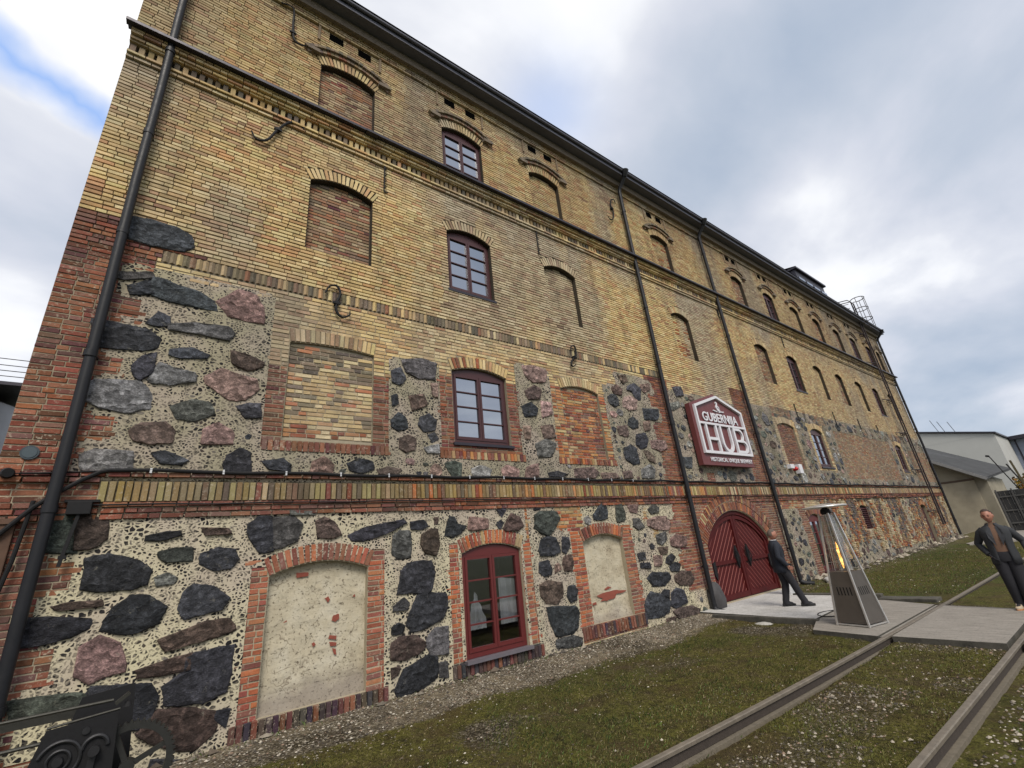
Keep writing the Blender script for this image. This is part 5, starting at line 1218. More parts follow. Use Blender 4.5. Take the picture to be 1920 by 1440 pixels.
L(nt, mix(nt, 1.0, mix(nt, mf, g_, mossc), (.76,.74,.70), 'MULTIPLY'), bs.inputs['Base Color']); bs.inputs['Roughness'].default_value = 1; bs.inputs['Specular IOR Level'].default_value = .1
hgt = mth(nt, 'ADD', mth(nt, 'MULTIPLY', mth(nt, 'SUBTRACT', 1.0, mth(nt, 'MULTIPLY', vo.outputs['Distance'], 1.3)), mth(nt, 'SUBTRACT', 1.2, mf)), mth(nt, 'MULTIPLY', noise(nt, co, 45, 6, .8), 1.0))
bump(nt, bs, hgt, 1.0, .02)
tag(link('ground', np_mesh('ground', np.stack([GXX.ravel(), GYY.ravel(), ZG.ravel()], 1), F, C), M_gnd, smooth=True), kind='structure')
m = MB(); S = 900; m.quad((-S,-S,-.32),(S,-S,-.32),(S,S,-.32),(-S,S,-.32)); m.v = m.v
tag(m.build('terrain', simple('far_ground', (.06,.065,.03), 1, 0, .5, .2, 0)), kind='structure')
# pebbles and grass
def scatter_pebbles(n, x0, x1, y0, y1, s0, s1, cols, f, lift=0.0):
    xx = rng.uniform(x0, x1, n); yy = rng.uniform(y0, y1, n); k = f(xx, yy) > rng.random(n); xx, yy = xx[k], yy[k]; n = len(xx)
    s = rng.uniform(s0, s1, n)*rng.choice([.6,.8,1,1.0,1.5], n); zz_ = gz_(xx, yy)+s*.15+lift
    base = np.array([(1,0,0),(.3,.9,0),(-.8,.5,0),(-.7,-.6,0),(.4,-.9,0),(0.1,0,.75),(0,0,-.5)], float)
    th_ = rng.uniform(0, 6.28, n); ct, st = np.cos(th_), np.sin(th_); ax = rng.uniform(.6, 1.2, (n, 7))
    B_ = base[None]*ax[..., None]; X2 = B_[..., 0]*ct[:, None]-B_[..., 1]*st[:, None]; Y2 = B_[..., 0]*st[:, None]+B_[..., 1]*ct[:, None]
    V = np.stack([xx[:, None]+X2*s[:, None], yy[:, None]+Y2*s[:, None]*.8, zz_[:, None]+B_[..., 2]*s[:, None]*.8], -1).reshape(-1, 3)
    T = np.array([[0,1,5],[1,2,5],[2,3,5],[3,4,5],[4,0,5]])
    F = (T[None]+np.arange(n)[:, None, None]*7).reshape(-1, 3)
    C = np.array(cols)[rng.integers(0, len(cols), n)]*rng.uniform(.7, 1.2, (n, 1)); return V, F, np.repeat(C, 7, 0)
def onslab(x, y): return (x > 9.7) & (x < 15.3) & (((y < -1.0)) | (x > 11)) & (y > -12) & ((x > 11.0) | (y < -3.0))
gc = [(.10,.08,.06),(.16,.14,.11),(.24,.21,.165),(.07,.06,.05),(.34,.30,.24),(.20,.14,.10),(.42,.38,.31)]
sets = [scatter_pebbles(9000, -1.5, 11.2, -1.3, -.02, .008, .02, gc, lambda x, y: .9*np.clip((y+1.3)*1.3+.1, .1, 1)),
        scatter_pebbles(9000, 2, 10, -5.8, -4.5, .008, .022, gc[:6], lambda x, y: .07+.35*(fbm(x, y, 1.2, 8) < .43)),
        scatter_pebbles(7000, 3, 10, -7.6, -6.05, .009, .025, gc, lambda x, y: .35+0*x),
        scatter_pebbles(2600, -1, 11, -4.3, -1.2, .007, .018, gc, lambda x, y: .5*(fbm(x, y, .55, 21) < .5)+.12),
        scatter_pebbles(3500, 14, 34, -4.3, -.1, .012, .035, gc, lambda x, y: np.where(y > -.8, .8, .15)), scatter_pebbles(420, 18, 40, -.55, -.03, .05, .15, gc[:5], lambda x, y: 1+0*x), scatter_pebbles(60, -1, 11, -.2, -.03, .03, .07, gc[:4], lambda x, y: 1+0*x)]  # larger set: half-buried boulders at the wall foot, kept in the gravel mesh
off = 0; VV, FF, CC_ = [], [], []
for V, F, C in sets:
    VV.append(V); FF.append(F+off); CC_.append(C); off += len(V)
M_peb = attr_mat('pebble', .9, (60, .3), 0, .2)
tag(link('gravel', np_mesh('gravel', np.concatenate(VV), np.concatenate(FF), np.concatenate(CC_)), M_peb), 'loose pale gravel, pebbles and half-buried boulders along the wall foot and between the rails', 'gravel', kind='stuff')
def blades(n, x0, x1, y0, y1, h0, h1, cols, f):
    xx = rng.uniform(x0, x1, n); yy = rng.uniform(y0, y1, n); k = (f(xx, yy) > rng.random(n)) & ~onslab(xx, yy); xx, yy = xx[k], yy[k]; n = len(xx)
    h_ = rng.uniform(h0, h1, n); th_ = rng.uniform(0, 6.28, n); ln = rng.uniform(.2, 1.1, n)*h_; wd = rng.uniform(.0018, .0035, n)
    dx, dy = np.cos(th_), np.sin(th_); zz_ = gz_(xx, yy)-.004; px, py = -dy, dx
    V = np.stack([np.stack([xx-px*wd, yy-py*wd, zz_], 1), np.stack([xx+px*wd, yy+py*wd, zz_], 1), np.stack([xx+dx*ln*.4+px*wd*.8, yy+dy*ln*.4+py*wd*.8, zz_+h_*.7], 1), np.stack([xx+dx*ln, yy+dy*ln, zz_+h_], 1)], 1).reshape(-1, 3)
    F = np.arange(n)[:, None]*4+np.array([[0,1,2,3]]); C = np.array(cols)[rng.integers(0, len(cols), n)]*rng.uniform(.7, 1.3, (n, 1)); return V, F, np.repeat(C, 4, 0)
mc_ = [(.050,.044,.012),(.075,.064,.018),(.036,.038,.011),(.11,.09,.038),(.022,.021,.008),(.20,.16,.08)]; gcg = [(.05,.10,.02),(.07,.13,.03),(.09,.13,.03),(.12,.13,.05),(.2,.18,.09)]
fm_ = lambda x, y: np.clip((fbm(x, y, .55, 21)-.40)*3+.72, .3, 1)*np.where(y > -1.0, .1, 1)
sets = [blades(60000, .5, 11, -4.35, -.9, .008, .028, mc_, fm_), blades(30000, 1.5, 9, -4.35, -1.2, .015, .05, [(.07,.08,.018),(.055,.08,.018),(.12,.11,.035),(.03,.045,.012)], lambda x, y: np.clip((fbm(x, y, 2.3, 64)-.52)*6, 0, .8)), blades(12000, 3, 9.6, -5.85, -4.45, .012, .04, [(.10,.105,.028),(.08,.10,.025),(.14,.13,.045)], lambda x, y: np.clip((fbm(x, y, 2.3, 65)-.48)*5, 0, .9)), blades(5000, 2.5, 6.5, -4.35, -3.0, .015, .045, gcg, lambda x, y: np.clip((fbm(x, y, 1.6, 44)-.45)*3, 0, .5)),
        blades(26000, 2.5, 10, -5.85, -4.45, .008, .026, mc_, lambda x, y: fm_(x, y)*.6), blades(1800, 4, 9, -7.5, -6.1, .02, .06, gcg, lambda x, y: (fbm(x, y, 1.3, 14) > .6)*1.0),
        blades(45000, 13.5, 30, -4.3, -.2, .012, .05, mc_+gcg[:3], lambda x, y: .8+0*x), blades(500, 0, 11, -.25, -.02, .02, .07, gcg, lambda x, y: .5+0*x)]
off = 0; VV, FF, CC_ = [], [], []
for V, F, C in sets:
    VV.append(V); FF.append(F+off); CC_.append(C); off += len(V)
tag(link('grass', np_mesh('grass', np.concatenate(VV), np.concatenate(FF), np.concatenate(CC_)), M_peb), 'short mossy olive grass growing on the yard', 'grass', kind='stuff')
# apron and crossing
def concrete(name, c1, c2, st):
    m, nt, bs = newmat(name); co = objco(nt)
    n = noise(nt, vmap(nt, co, st), 3, 6, .65); c = ramp(nt, n, [(.3, c1), (.7, c2)])
    sp2 = ramp(nt, noise(nt, co, 24, 5, .8), [(.30, (.55,.55,.55)), (.5, (1,1,1))]); c = mix(nt, 1.0, c, sp2, 'MULTIPLY')
    L(nt, c, bs.inputs['Base Color']); bs.inputs['Roughness'].default_value = .9; bump(nt, bs, noise(nt, co, 60, 5), .3, .004); return m
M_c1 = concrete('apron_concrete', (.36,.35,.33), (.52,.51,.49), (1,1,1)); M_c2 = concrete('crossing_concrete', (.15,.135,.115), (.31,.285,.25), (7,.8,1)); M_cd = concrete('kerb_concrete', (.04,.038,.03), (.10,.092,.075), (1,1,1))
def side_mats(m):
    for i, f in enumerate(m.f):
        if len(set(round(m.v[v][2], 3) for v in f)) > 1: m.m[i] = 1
m = MB(); P = [(11.22,-.55),(11.28,-.0),(15.95,-.0),(15.0,-1.0),(14.45,-2.6),(10.98,-2.85)]
def slab(m, P, z0, z1):
    n = len(P); a_ = sum(P[i-1][0]*P[i][1]-P[i][0]*P[i-1][1] for i in range(n)); P = P if a_ > 0 else P[::-1]
    b = len(m.v); m.v += [(x, y, z0) for x, y in P]+[(x, y, z1) for x, y in P]; m.f.append(tuple(range(b+n, b+2*n))); m.m.append(m.mi)
    for i in range(n): j = (i+1) % n; m.f.append((b+i, b+j, b+n+j, b+n+i)); m.m.append(m.mi)
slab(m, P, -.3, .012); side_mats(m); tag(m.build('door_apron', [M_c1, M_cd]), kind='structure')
m = MB(); m.box(10.86, 10.972, -2.95, -.6, -.3, .03, .02); 
tag(m.build('apron_kerb', M_cd), kind='structure')
m = MB(); slab(m, [(9.98,-3.2),(10.97,-2.88),(14.4,-2.63),(13.9,-3.3),(13.4,-4.27),(9.80,-4.27)], -.3, -.004); slab(m, [(9.80,-4.30),(9.80,-4.34),(13.35,-4.34),(13.38,-4.30)], -.3, -.012)
slab(m, [(9.86,-4.45),(13.3,-4.45),(13.05,-5.80),(9.86,-5.80)], -.3, -.004); slab(m, [(9.9,-5.97),(13.2,-5.97),(13.6,-9.5),(10.2,-9.5)], -.3, -.004)
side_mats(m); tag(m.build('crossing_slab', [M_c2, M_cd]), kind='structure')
m = MB(); slab(m, [(34.5,-1.4),(36.5,-3.4),(52,-9),(52,1.2),(41,1.2),(38.5,-.2)], -.3, .03); tag(m.build('far_path', M_c2), kind='structure')
# kerb stones behind the apron
m = MB(); m.box(14.55, 14.75, -3.0, -.9, -.3, .05, .02); m.box(13.95, 14.4, -4.2, -3.1, -.2, .03, .02); tag(m.build('rear_kerb', M_cd), kind='structure')
# dark footing stones beside the gate
m = MB()
bm = bmesh.new(); bmesh.ops.create_icosphere(bm, subdivisions=3, radius=1)
for v in bm.verts: v.co *= 1+.18*pnoise(v.co*1.4)
m.add_bm(bm, Matrix.Translation((12.0,-.12,.22)) @ Matrix.Diagonal((.28,.2,.42,1))); tag(m.build('corner_stone', M_stone_d if 'M_stone_d' in globals() else simple('dark_granite', (.05,.048,.05), .8, 0, .4, 9, .6), None, 'dark upright stone bollard at the foot of the pipe left of the gate', smooth=True), None, 'stone')
m = MB(); bm = bmesh.new(); bmesh.ops.create_icosphere(bm, subdivisions=3, radius=1)
for v in bm.verts: v.co *= 1+.2*pnoise(v.co*1.7)
m.add_bm(bm, Matrix.Translation((17.75,-.75,.08)) @ Matrix.Diagonal((.26,.16,.12,1))); tag(m.build('white_stone', simple('pale_stone', (.45,.44,.42), .8, 0, .3, 9, .4), None, 'pale rounded stone on the grass by the foot of the second pipe', smooth=True), None, 'stone')
m = MB(); bm = bmesh.new(); bmesh.ops.create_icosphere(bm, subdivisions=3, radius=1)
for v in bm.verts: v.co *= 1+.25*pnoise(v.co*1.9)
m.add_bm(bm, Matrix.Translation((10.72,-1.9,-.10)) @ Matrix.Diagonal((.12,.2,.05,1))); tag(m.build('flat_stone', simple('pale_stone2', (.36,.35,.32), .8, 0, .3, 9, .4), None, 'flat pale stone lying against the dark kerb in front of the gate', smooth=True), None, 'stone')

# ------------------------------------------------------------------ rails
M_foot = simple('dusty_foot', (.13,.11,.08), .95, 0, .5, 18, .5)
def rail(pts, label):
    o = empty('railway_rail', pts[0]); tag(o, label, 'rail', 'pair of rails crossing the yard')
    P = [Vector(p) for p in pts]
    def sweep(prof, name, mat):
        m = MB(); b = 0; n = len(prof)
        for i, p in enumerate(P):
            t = (P[min(i+1, len(P)-1)]-P[max(i-1, 0)]).normalized(); s_ = Vector((t.y, -t.x, 0))
            for a_, z in prof: m.v.append(tuple(p+s_*a_+Vector((0,0,z))))
        for i in range(len(P)-1):
            for k in range(n):
                k2 = (k+1) % n; m.f.append((i*n+k, (i+1)*n+k, (i+1)*n+k2, i*n+k2)); m.m.append(0)
        m.f.append(tuple(range(n))); m.m.append(0); m.f.append(tuple(range(len(P)*n-1, (len(P)-1)*n-1, -1))); m.m.append(0)
        addc(m, name, mat, o)
    sweep([(-.031,-.036),(-.033,-.007),(-.025,0),(.025,0),(.033,-.007),(.031,-.036)], 'head', M_rail)
    sweep([(-.012,-.119),(-.012,-.0385),(.012,-.0385),(.012,-.119)], 'web', M_railweb)
    sweep([(-.065,-.17),(-.065,-.124),(.065,-.124),(.065,-.17)], 'foot', M_foot)
    return o
rx = np.concatenate([np.linspace(3.52, 20, 20), np.linspace(22, 60, 8)])
r1 = rail([(x, -4.24-.19*(1-math.exp(-max(0, x-3.5)/4.5)), .002+.0*x) for x in rx], 'worn rail nearer the wall, running past the heater into the distance')
rail([(x, -4.238, .0-.004*(3.45-x)) for x in np.linspace(-8, 3.495, 12)], 'short dipped rail section before the joint, nearest the wall')
rail([(x, -5.86-.06*(1-math.exp(-max(0, x-3.5)/4)), .002) for x in np.concatenate([np.linspace(-8, 20, 30), np.linspace(22, 60, 8)])], 'worn rail farther from the wall, cutting through the lower right corner')
fp = MB(); fp.box(3.25, 3.8, -4.315, -4.295, -.12, -.05); 
for bx in (3.33, 3.45, 3.6, 3.72): fp.tube([(bx, -4.315, -.085), (bx, -4.345, -.085)], .018, 6)
addc(fp, 'fishplate', M_railweb, r1)
# bolts and a hose ring on the slab
m = MB(); cxh, cyh = 11.75, -2.92
m.tube([(cxh+.42*math.cos(t), cyh+.26*math.sin(t), .013+.0*t) for t in np.linspace(0, 2*math.pi, 40)], .012, 6); tag(m.build('hose_loop', M_black, None, 'thin black hose lying in a loop on the slab beside the heater', smooth=True), None, 'hose')

# ------------------------------------------------------------------ patio heater
PH = empty('patio_heater', (10.79, -3.75, -.004), rad(-12)); tag(PH, 'tall pyramid gas patio heater with lit flame, standing on the slab by the rail', 'patio heater')
def sub(m, name, mat, par=PH, **k):
    o = m.build(name, mat, None, **k); o.parent = par; return o
hb, ht, zt_ = .29, .095, 2.02
def hw_(z): return hb+(ht-hb)*z/zt_
m = MB()
for sx_ in (-1, 1):
    for sy_ in (-1, 1): m.bar((sx_*hb, sy_*hb, 0), (sx_*ht, sy_*ht, zt_), .028, .028)
m.box(-hb, hb, -hb, hb, .012, .035)
sub(m, 'frame_profiles', M_steel)
def panel(m, z0, z1, inset):
    a_, b_ = hw_(z0)-inset, hw_(z1)-inset
    for k in range(4):
        R_ = Matrix.Rotation(k*math.pi/2, 3, 'Z'); q = [R_ @ Vector(p) for p in ((-a_, -a_, z0), (a_, -a_, z0), (b_, -b_, z1), (-b_, -b_, z1))]; m.quad(*q)
m = MB(); panel(m, .05, .93, .006); a_ = hw_(.93)-.006; m.quad((-a_,-a_,.93),(a_,-a_,.93),(a_,a_,.93),(-a_,a_,.93)); sub(m, 'cabinet', M_steeld)
for k in range(4):
    m = MB(); R_ = Matrix.Rotation(k*math.pi/2, 4, 'Z')
    for i in range(5):
        x = -.12+i*.06; z0, z1 = .52, .66; m.quad(*[R_ @ Vector(p) for p in ((x, -hw_(z0)-.001+.0045, z0), (x+.022, -hw_(z0)-.001+.0045, z0), (x+.012, -hw_(z1)-.001+.0045, z1), (x-.01, -hw_(z1)-.001+.0045, z1))])
    sub(m, 'vent_slots', M_black)
m = MB(); panel(m, .95, 1.98, .012); sub(m, 'guard_panel', M_clear)
m = MB()
for k in range(4):
    R_ = Matrix.Rotation(k*math.pi/2, 4, 'Z')
    for t in (-.33, .33): m.bar(R_ @ Vector((t*hw_(.95)*1.0, -hw_(.95)+.014, .95)), R_ @ Vector((t*hw_(1.98), -hw_(1.98)+.014, 1.98)), .006, .006)
    for z in (1.1, 1.35, 1.6, 1.85): m.bar(R_ @ Vector((-hw_(z), -hw_(z)+.014, z)), R_ @ Vector((hw_(z), -hw_(z)+.014, z)), .004, .004)
sub(m, 'guard_grille', M_steel)
m = MB(); m.tube([(0,0,.97),(0,0,1.95)], .05, 18, cap=False); sub(m, 'flame_tube', M_clear, smooth=True)
fl, nt, bs = newmat('flame'); em = N(nt, 'ShaderNodeEmission'); em.inputs[0].default_value = (1,.36,.05,1); em.inputs[1].default_value = 1.8; L(nt, em.outputs[0], nt.nodes['Material Output'].inputs[0])
c3 = ramp(nt, noise(nt, objco(nt), 14, 3), [(.35,(1,.22,.02)), (.6,(1,.62,.18))]); L(nt, c3, em.inputs[0])
m = MB(); m.tube([(.0,0,.98),(.012,.005,1.05),(-.012,-.008,1.14),(.010,.010,1.23),(-.010,0,1.31),(.014,.0,1.40),(.0,0,1.47)], [.008,.018,.026,.016,.024,.012,.002], 12); m.tube([(.0,.01,1.2),(-.022,.0,1.30),(-.014,.01,1.38)], [.012,.010,.002], 8); sub(m, 'flame', fl, smooth=True)
m = MB(); m.tube([(0,0,2.0),(0,0,2.03),(0,0,2.10),(0,0,2.13)], [.07,.095,.08,.04], 20); sub(m, 'burner_head', M_black, smooth=True)
m = MB(); m.tube([(0,0,2.13),(0,0,2.145),(0,0,2.16),(0,0,2.20),(0,0,2.21)], [.395,.40,.39,.12,.02], 40); sub(m, 'reflector', M_steel, smooth=True)
m = MB(); m.quad(*[Vector(p) for p in ((-.02,-hw_(1.02)-.003,1.0),(.06,-hw_(1.02)-.003,1.0),(.055,-hw_(1.14)-.001,1.14),(-.015,-hw_(1.14)-.001,1.14))]); sub(m, 'maker_plate', M_black)

# ash bin beside the gate
BN = empty('ash_bin', (14.75, -.75, .012)); tag(BN, 'slim grey standing ash bin with black bowl behind the man in navy', 'bin')
m = MB(); m.tube([(0,0,0),(0,0,.05),(0,0,.62)], [.14,.13,.13], 20); sub(m, 'body', M_steel, BN, smooth=True)
m = MB(); m.tube([(0,0,.66),(0,0,.72),(0,0,.80),(0,0,.81)], [.12,.21,.23,.20], 20); sub(m, 'bowl', M_black, BN, smooth=True)
m = MB(); m.tube([(0,0,.81),(0,.0,.86)], [.12,.08], 12); sub(m, 'sand_cone', M_white, BN, smooth=True)

# ------------------------------------------------------------------ people
def skin_mesh(V, E, R, lv=2):
    me = bpy.data.meshes.new('t'); me.from_pydata([tuple(v) for v in V], E, []); o = bpy.data.objects.new('t', me); col.objects.link(o)
    md = o.modifiers.new('s', 'SKIN'); md.use_smooth_shade = True
    for i, r in enumerate(R):
        sv = me.skin_vertices[0].data[i]; sv.radius = r if isinstance(r, tuple) else (r, r)
    me.skin_vertices[0].data[0].use_root = True
    s_ = o.modifiers.new('u', 'SUBSURF'); s_.levels = lv; s_.render_levels = lv
    bpy.context.view_layer.update(); out = bpy.data.meshes.new_from_object(o.evaluated_get(bpy.context.evaluated_depsgraph_get())); bpy.data.objects.remove(o); return out
def ring_loft(m, rings, n=28, cap=True, a0=0, a1=2*math.pi):   # rings: (cx,cy,z,rx,ry)
    b = len(m.v); full = a1-a0 > 6.28; k = n if full else n+1
    for cx1, cy1, z, rx_, ry_ in rings:
        for i in range(k):
            t = a0+(a1-a0)*i/n; c_, s__ = math.cos(t), math.sin(t); pw = .8
            m.v.append((cx1+rx_*math.copysign(abs(c_)**pw, c_), cy1+ry_*math.copysign(abs(s__)**pw, s__), z))
    for r in range(len(rings)-1):
        for i in range(n):
            j = (i+1) % k; m.f.append((b+r*k+i, b+r*k+j, b+(r+1)*k+j, b+(r+1)*k+i)); m.m.append(m.mi)
def person(loc, az, pose, cols, label, opts):
    E0 = empty('person', loc, -rad(az)); tag(E0, label, 'person')
    J = dict(pel=(0,0,.95), bel=(0,.0,1.10), che=(0,-.01,1.32), nk0=(0,-.02,1.47), nk=(0,0,1.55),
             hr=(.09,0,.93), kr=(.10,.02,.50), ar=(.10,-.02,.09), tr=(.12,.14,.045), hl=(-.09,0,.93), kl=(-.10,.02,.50), al=(-.10,-.02,.09), tl=(-.12,.14,.045),
             sr=(.175,-.01,1.42), er=(.24,-.04,1.14), wr=(.25,.08,.90), pr=(.25,.11,.83), sl=(-.175,-.01,1.42), el=(-.24,-.04,1.14), wl=(-.25,.08,.90), pl=(-.25,.11,.83))
    J.update(pose); keys = list(J); ix = {k: i for i, k in enumerate(keys)}
    RR = dict(pel=(.15,.115), bel=(.145,.105), che=(.155,.11), nk0=.085, nk=.058, hr=.095, kr=.062, ar=.042, tr=.035, hl=.095, kl=.062, al=.042, tl=.035, sr=.065, er=.045, wr=.028, pr=(.038,.02), sl=.065, el=.045, wl=.028, pl=(.038,.02))
    ED = [('pel','bel'),('bel','che'),('che','nk0'),('nk0','nk'),('pel','hr'),('hr','kr'),('kr','ar'),('ar','tr'),('pel','hl'),('hl','kl'),('kl','al'),('al','tl'),('che','sr'),('sr','er'),('er','wr'),('wr','pr'),('che','sl'),('sl','el'),('el','wl'),('wl','pl')]
    me = skin_mesh([J[k] for k in keys], [(ix[a_], ix[b_]) for a_, b_ in ED], [RR[k] for k in keys])
    bm = bmesh.new(); bm.from_mesh(me)
    # head: ellipsoid pulled into brow, nose, cheeks, jaw, ears
    nk = Vector(J['nk']); HS = 1.09; hc = nk+Vector(opts.get('head_off', (0,.022,.118))); Rh = Matrix.Rotation(-rad(opts.get('head_turn', 0)), 3, 'Z') @ Matrix.Rotation(rad(opts.get('head_tilt', 0)), 3, 'X')
    b2 = bmesh.new(); bmesh.ops.create_uvsphere(b2, u_segments=36, v_segments=28, radius=1)
    for v in b2.verts:
        x, y, z = v.co; q = Vector((x*.076, y*.096, z*.118))
        if z < 0: q.x *= 1-.30*(-z)**1.3; q.y *= 1-.16*(-z)
        if y > 0:
            fz = q.z/.118; fxn = q.x/.076
            q.y += .020*math.exp(-((fxn/.16)**2))*math.exp(-(((fz+.10)/.20)**2)) + .010*math.exp(-((fxn/.10)**2))*math.exp(-(((fz+.20)/.08)**2))     # nose
            q.y -= .012*math.exp(-(((abs(fxn)-.42)/.20)**2))*math.exp(-(((fz-.03)/.12)**2))      # eye sockets
            q.y += .006*math.exp(-((fxn/.6)**2))*math.exp(-(((fz-.2)/.09)**2))+.007*math.exp(-((fxn/.35)**2))*math.exp(-(((fz+.80)/.14)**2))   # brow, chin
            q.y += .004*math.exp(-((fxn/.3)**2))*math.exp(-(((fz+.46)/.06)**2))-.004*math.exp(-((fxn/.3)**2))*math.exp(-(((fz+.52)/.03)**2))  # lips
        v.co = hc+Rh @ (q*HS)
    for sg in (-1, 1):
        b3 = bmesh.new(); bmesh.ops.create_uvsphere(b3, u_segments=10, v_segments=8, radius=1)
        for v in b3.verts: v.co = hc+Rh @ Vector((sg*.084+v.co.x*.010, -.008+v.co.y*.020, -.005+v.co.z*.034))
        t3 = bpy.data.meshes.new('e'); b3.to_mesh(t3); b2.from_mesh(t3); b3.free()
    t2 = bpy.data.meshes.new('h'); b2.to_mesh(t2); bm.from_mesh(t2); b2.free()
    # fingers and thumb, curled
    fm2 = MB()
    for s_, sg in (('r', 1), ('l', -1)):
        W, P = Vector(J['w'+s_]), Vector(J['p'+s_]); d = (P-W).normalized(); fwd = Vector((0,1,0)); side = d.cross(Vector((sg,0,0))).normalized()
        palm_in = Vector((-sg,0,0))
        for k in range(4):
            o_ = P+side*(.030-.020*k)+d*.02; ln = (.07,.078,.073,.058)[k]
            fm2.tube([o_-d*.02, o_+d*ln*.35, o_+d*ln*.7+palm_in*.012, o_+d*ln*.9+palm_in*.03], [.0095,.009,.0085,.006], 8)
        o_ = W+d*.035+side*.03; fm2.tube([o_, o_+side*.022+d*.025+palm_in*.008, o_+side*.028+d*.055+palm_in*.018], [.011,.010,.007], 8)
    t4 = bpy.data.meshes.new('f'); t4.from_pydata(fm2.v, [], fm2.f); bm.from_mesh(t4)
    body = bpy.data.meshes.new('body'); bm.to_mesh(body); bm.free()
    for m_ in (cols['skin'], cols['trousers'], cols['jacket'], cols['shirt']): body.materials.append(m_)
    for p in body.polygons:
        c = p.center; p.use_smooth = True
        if c.z > 1.50 or ((abs(c.x) > .19 or opts.get('bare')) and c.z < .93 and c.z > .68 and (Vector(c)-Vector(J['pr'])).length < .16 or (Vector(c)-Vector(J['pl'])).length < .13): p.material_index = 0
        elif c.z < 1.0: p.material_index = 1
        else: p.material_index = 2
    bo = link('body', body, None, E0)
    # trousers: cloth tubes over each leg
    tm = MB()
    for s_ in 'rl':
        Hh, K, A_ = (Vector(J[q+s_]) for q in 'hka'); pts = [Hh+Vector((0,0,.06)), Hh.lerp(K, .3), Hh.lerp(K, .65), K, K.lerp(A_, .35), K.lerp(A_, .7), A_+Vector((0,0,.03)), A_+Vector((0,.01,-.035))]
        tm.tube(pts, [.115,.112,.096,.084,.082,.076,.076,.080], 18)
    ring_loft(tm, [(0,0,.84,.165,.13),(0,0,.92,.185,.14),(0,0,1.0,.175,.13),(0,0,1.06,.165,.122)])
    tm.build('trousers', cols['trousers'], E0, smooth=True)
    # jacket: torso loft, sleeves, lapels, collar
    jm = MB(); hem = opts.get('hem', .80); op_ = opts.get('open', 0)
    a0, a1 = (math.pi/2+op_, math.pi/2+2*math.pi-op_) if op_ else (0, 2*math.pi)
    ly = opts.get('lean', 0)
    Lr = [(0,.0,hem,.205,.155),(0,0,.92,.20,.150),(0,ly*.3,1.06,.185,.138),(0,ly*.6,1.2,.192,.140),(0,ly,1.33,.212,.142),(0,ly,1.41,.205,.125),(0,ly,1.465,.145,.10),(0,ly,1.50,.085,.085),(0,ly+.0,1.53,.078,.082)]
    ring_loft(jm, Lr, 32, a0=a0, a1=a1)
    for s_ in 'rl':
        S_, El, W = (Vector(J[q+s_]) for q in 'sew'); El2 = El
        jm.tube([S_+Vector((-.035*math.copysign(1, S_.x),0,.005)), S_.lerp(El, .22), S_.lerp(El, .6), El, El.lerp(W, .3), El.lerp(W, .65), W-(W-El).normalized()*.01], [.060,.070,.065,.060,.058,.052,.048], 16)
    jk = jm.build('jacket', cols['jacket'], E0, smooth=True)
    md = jk.modifiers.new('cloth', 'SOLIDIFY'); md.thickness = .008; md.offset = 1
    lp = MB()
    for sg in (-1, 1):
        x0 = .02+.06*min(1, op_*1.2)
        lp.v += [(sg*.060,ly+.092,1.50),(sg*(.095+.02),ly+.135,1.38),(sg*(x0+.07),ly*.6+.157,1.27),(sg*x0,ly*.4+.160,1.12),(sg*x0*.9,ly*.7+.150,1.25),(sg*.035,ly+.105,1.45)]; b = len(lp.v)-6
        lp.f.append(tuple(range(b, b+6))[::sg]); lp.m.append(0)
    lo_ = lp.build('lapels', cols['lapel'], jk); md = lo_.modifiers.new('t', 'SOLIDIFY'); md.thickness = .006
    sh = MB(); ring_loft(sh, [(0,0,.96,.165,.128),(0,ly*.5,1.15,.17,.130),(0,ly,1.33,.18,.128),(0,ly,1.42,.15,.108),(0,ly,1.48,.095,.086),(0,ly+.005,1.515,.070,.074),(0,ly+.012,1.545,.067,.070)], 28); sh.build('shirt', cols['shirt'], E0, smooth=True)
    # hair cap
    hm = bmesh.new(); bmesh.ops.create_uvsphere(hm, u_segments=32, v_segments=24, radius=1)
    for v in list(hm.verts):
        x, y, z = v.co
        q = Vector((x*.082, y*.101-.003, z*.122+.004))*HS; q += Vector((x,y,z))*.003*pnoise(Vector((x*6,y*6,z*6)))
        v.co = hc+Rh @ q; v.tag = (z < .42 and y > -.15) or (z < -.35) or (z < .62 and y > .45 and abs(x) < .75) or (y > .0 and z < .5)
    bmesh.ops.delete(hm, geom=[v for v in hm.verts if v.tag], context='VERTS')
    hme = bpy.data.meshes.new('hair'); hm.to_mesh(hme); hm.free(); link('hair', hme, cols['hair'], E0, smooth=True)
    em_ = MB()
    for sg in (-1, 1):
        c = hc+Rh @ Vector((sg*.033, .0905, .004)); bq = bmesh.new(); bmesh.ops.create_uvsphere(bq, u_segments=8, v_segments=6, radius=.008); em_.add_bm(bq, Matrix.Translation(c))
        c2 = hc+Rh @ Vector((sg*.033, .099, .028)); em_.obox(c2, Rh @ Vector((1,0,0)), Rh @ Vector((0,1,0)), Rh @ Vector((0,0,1)), .015, .003, .003)
    em_.build('eyes', cols['hair'], E0)
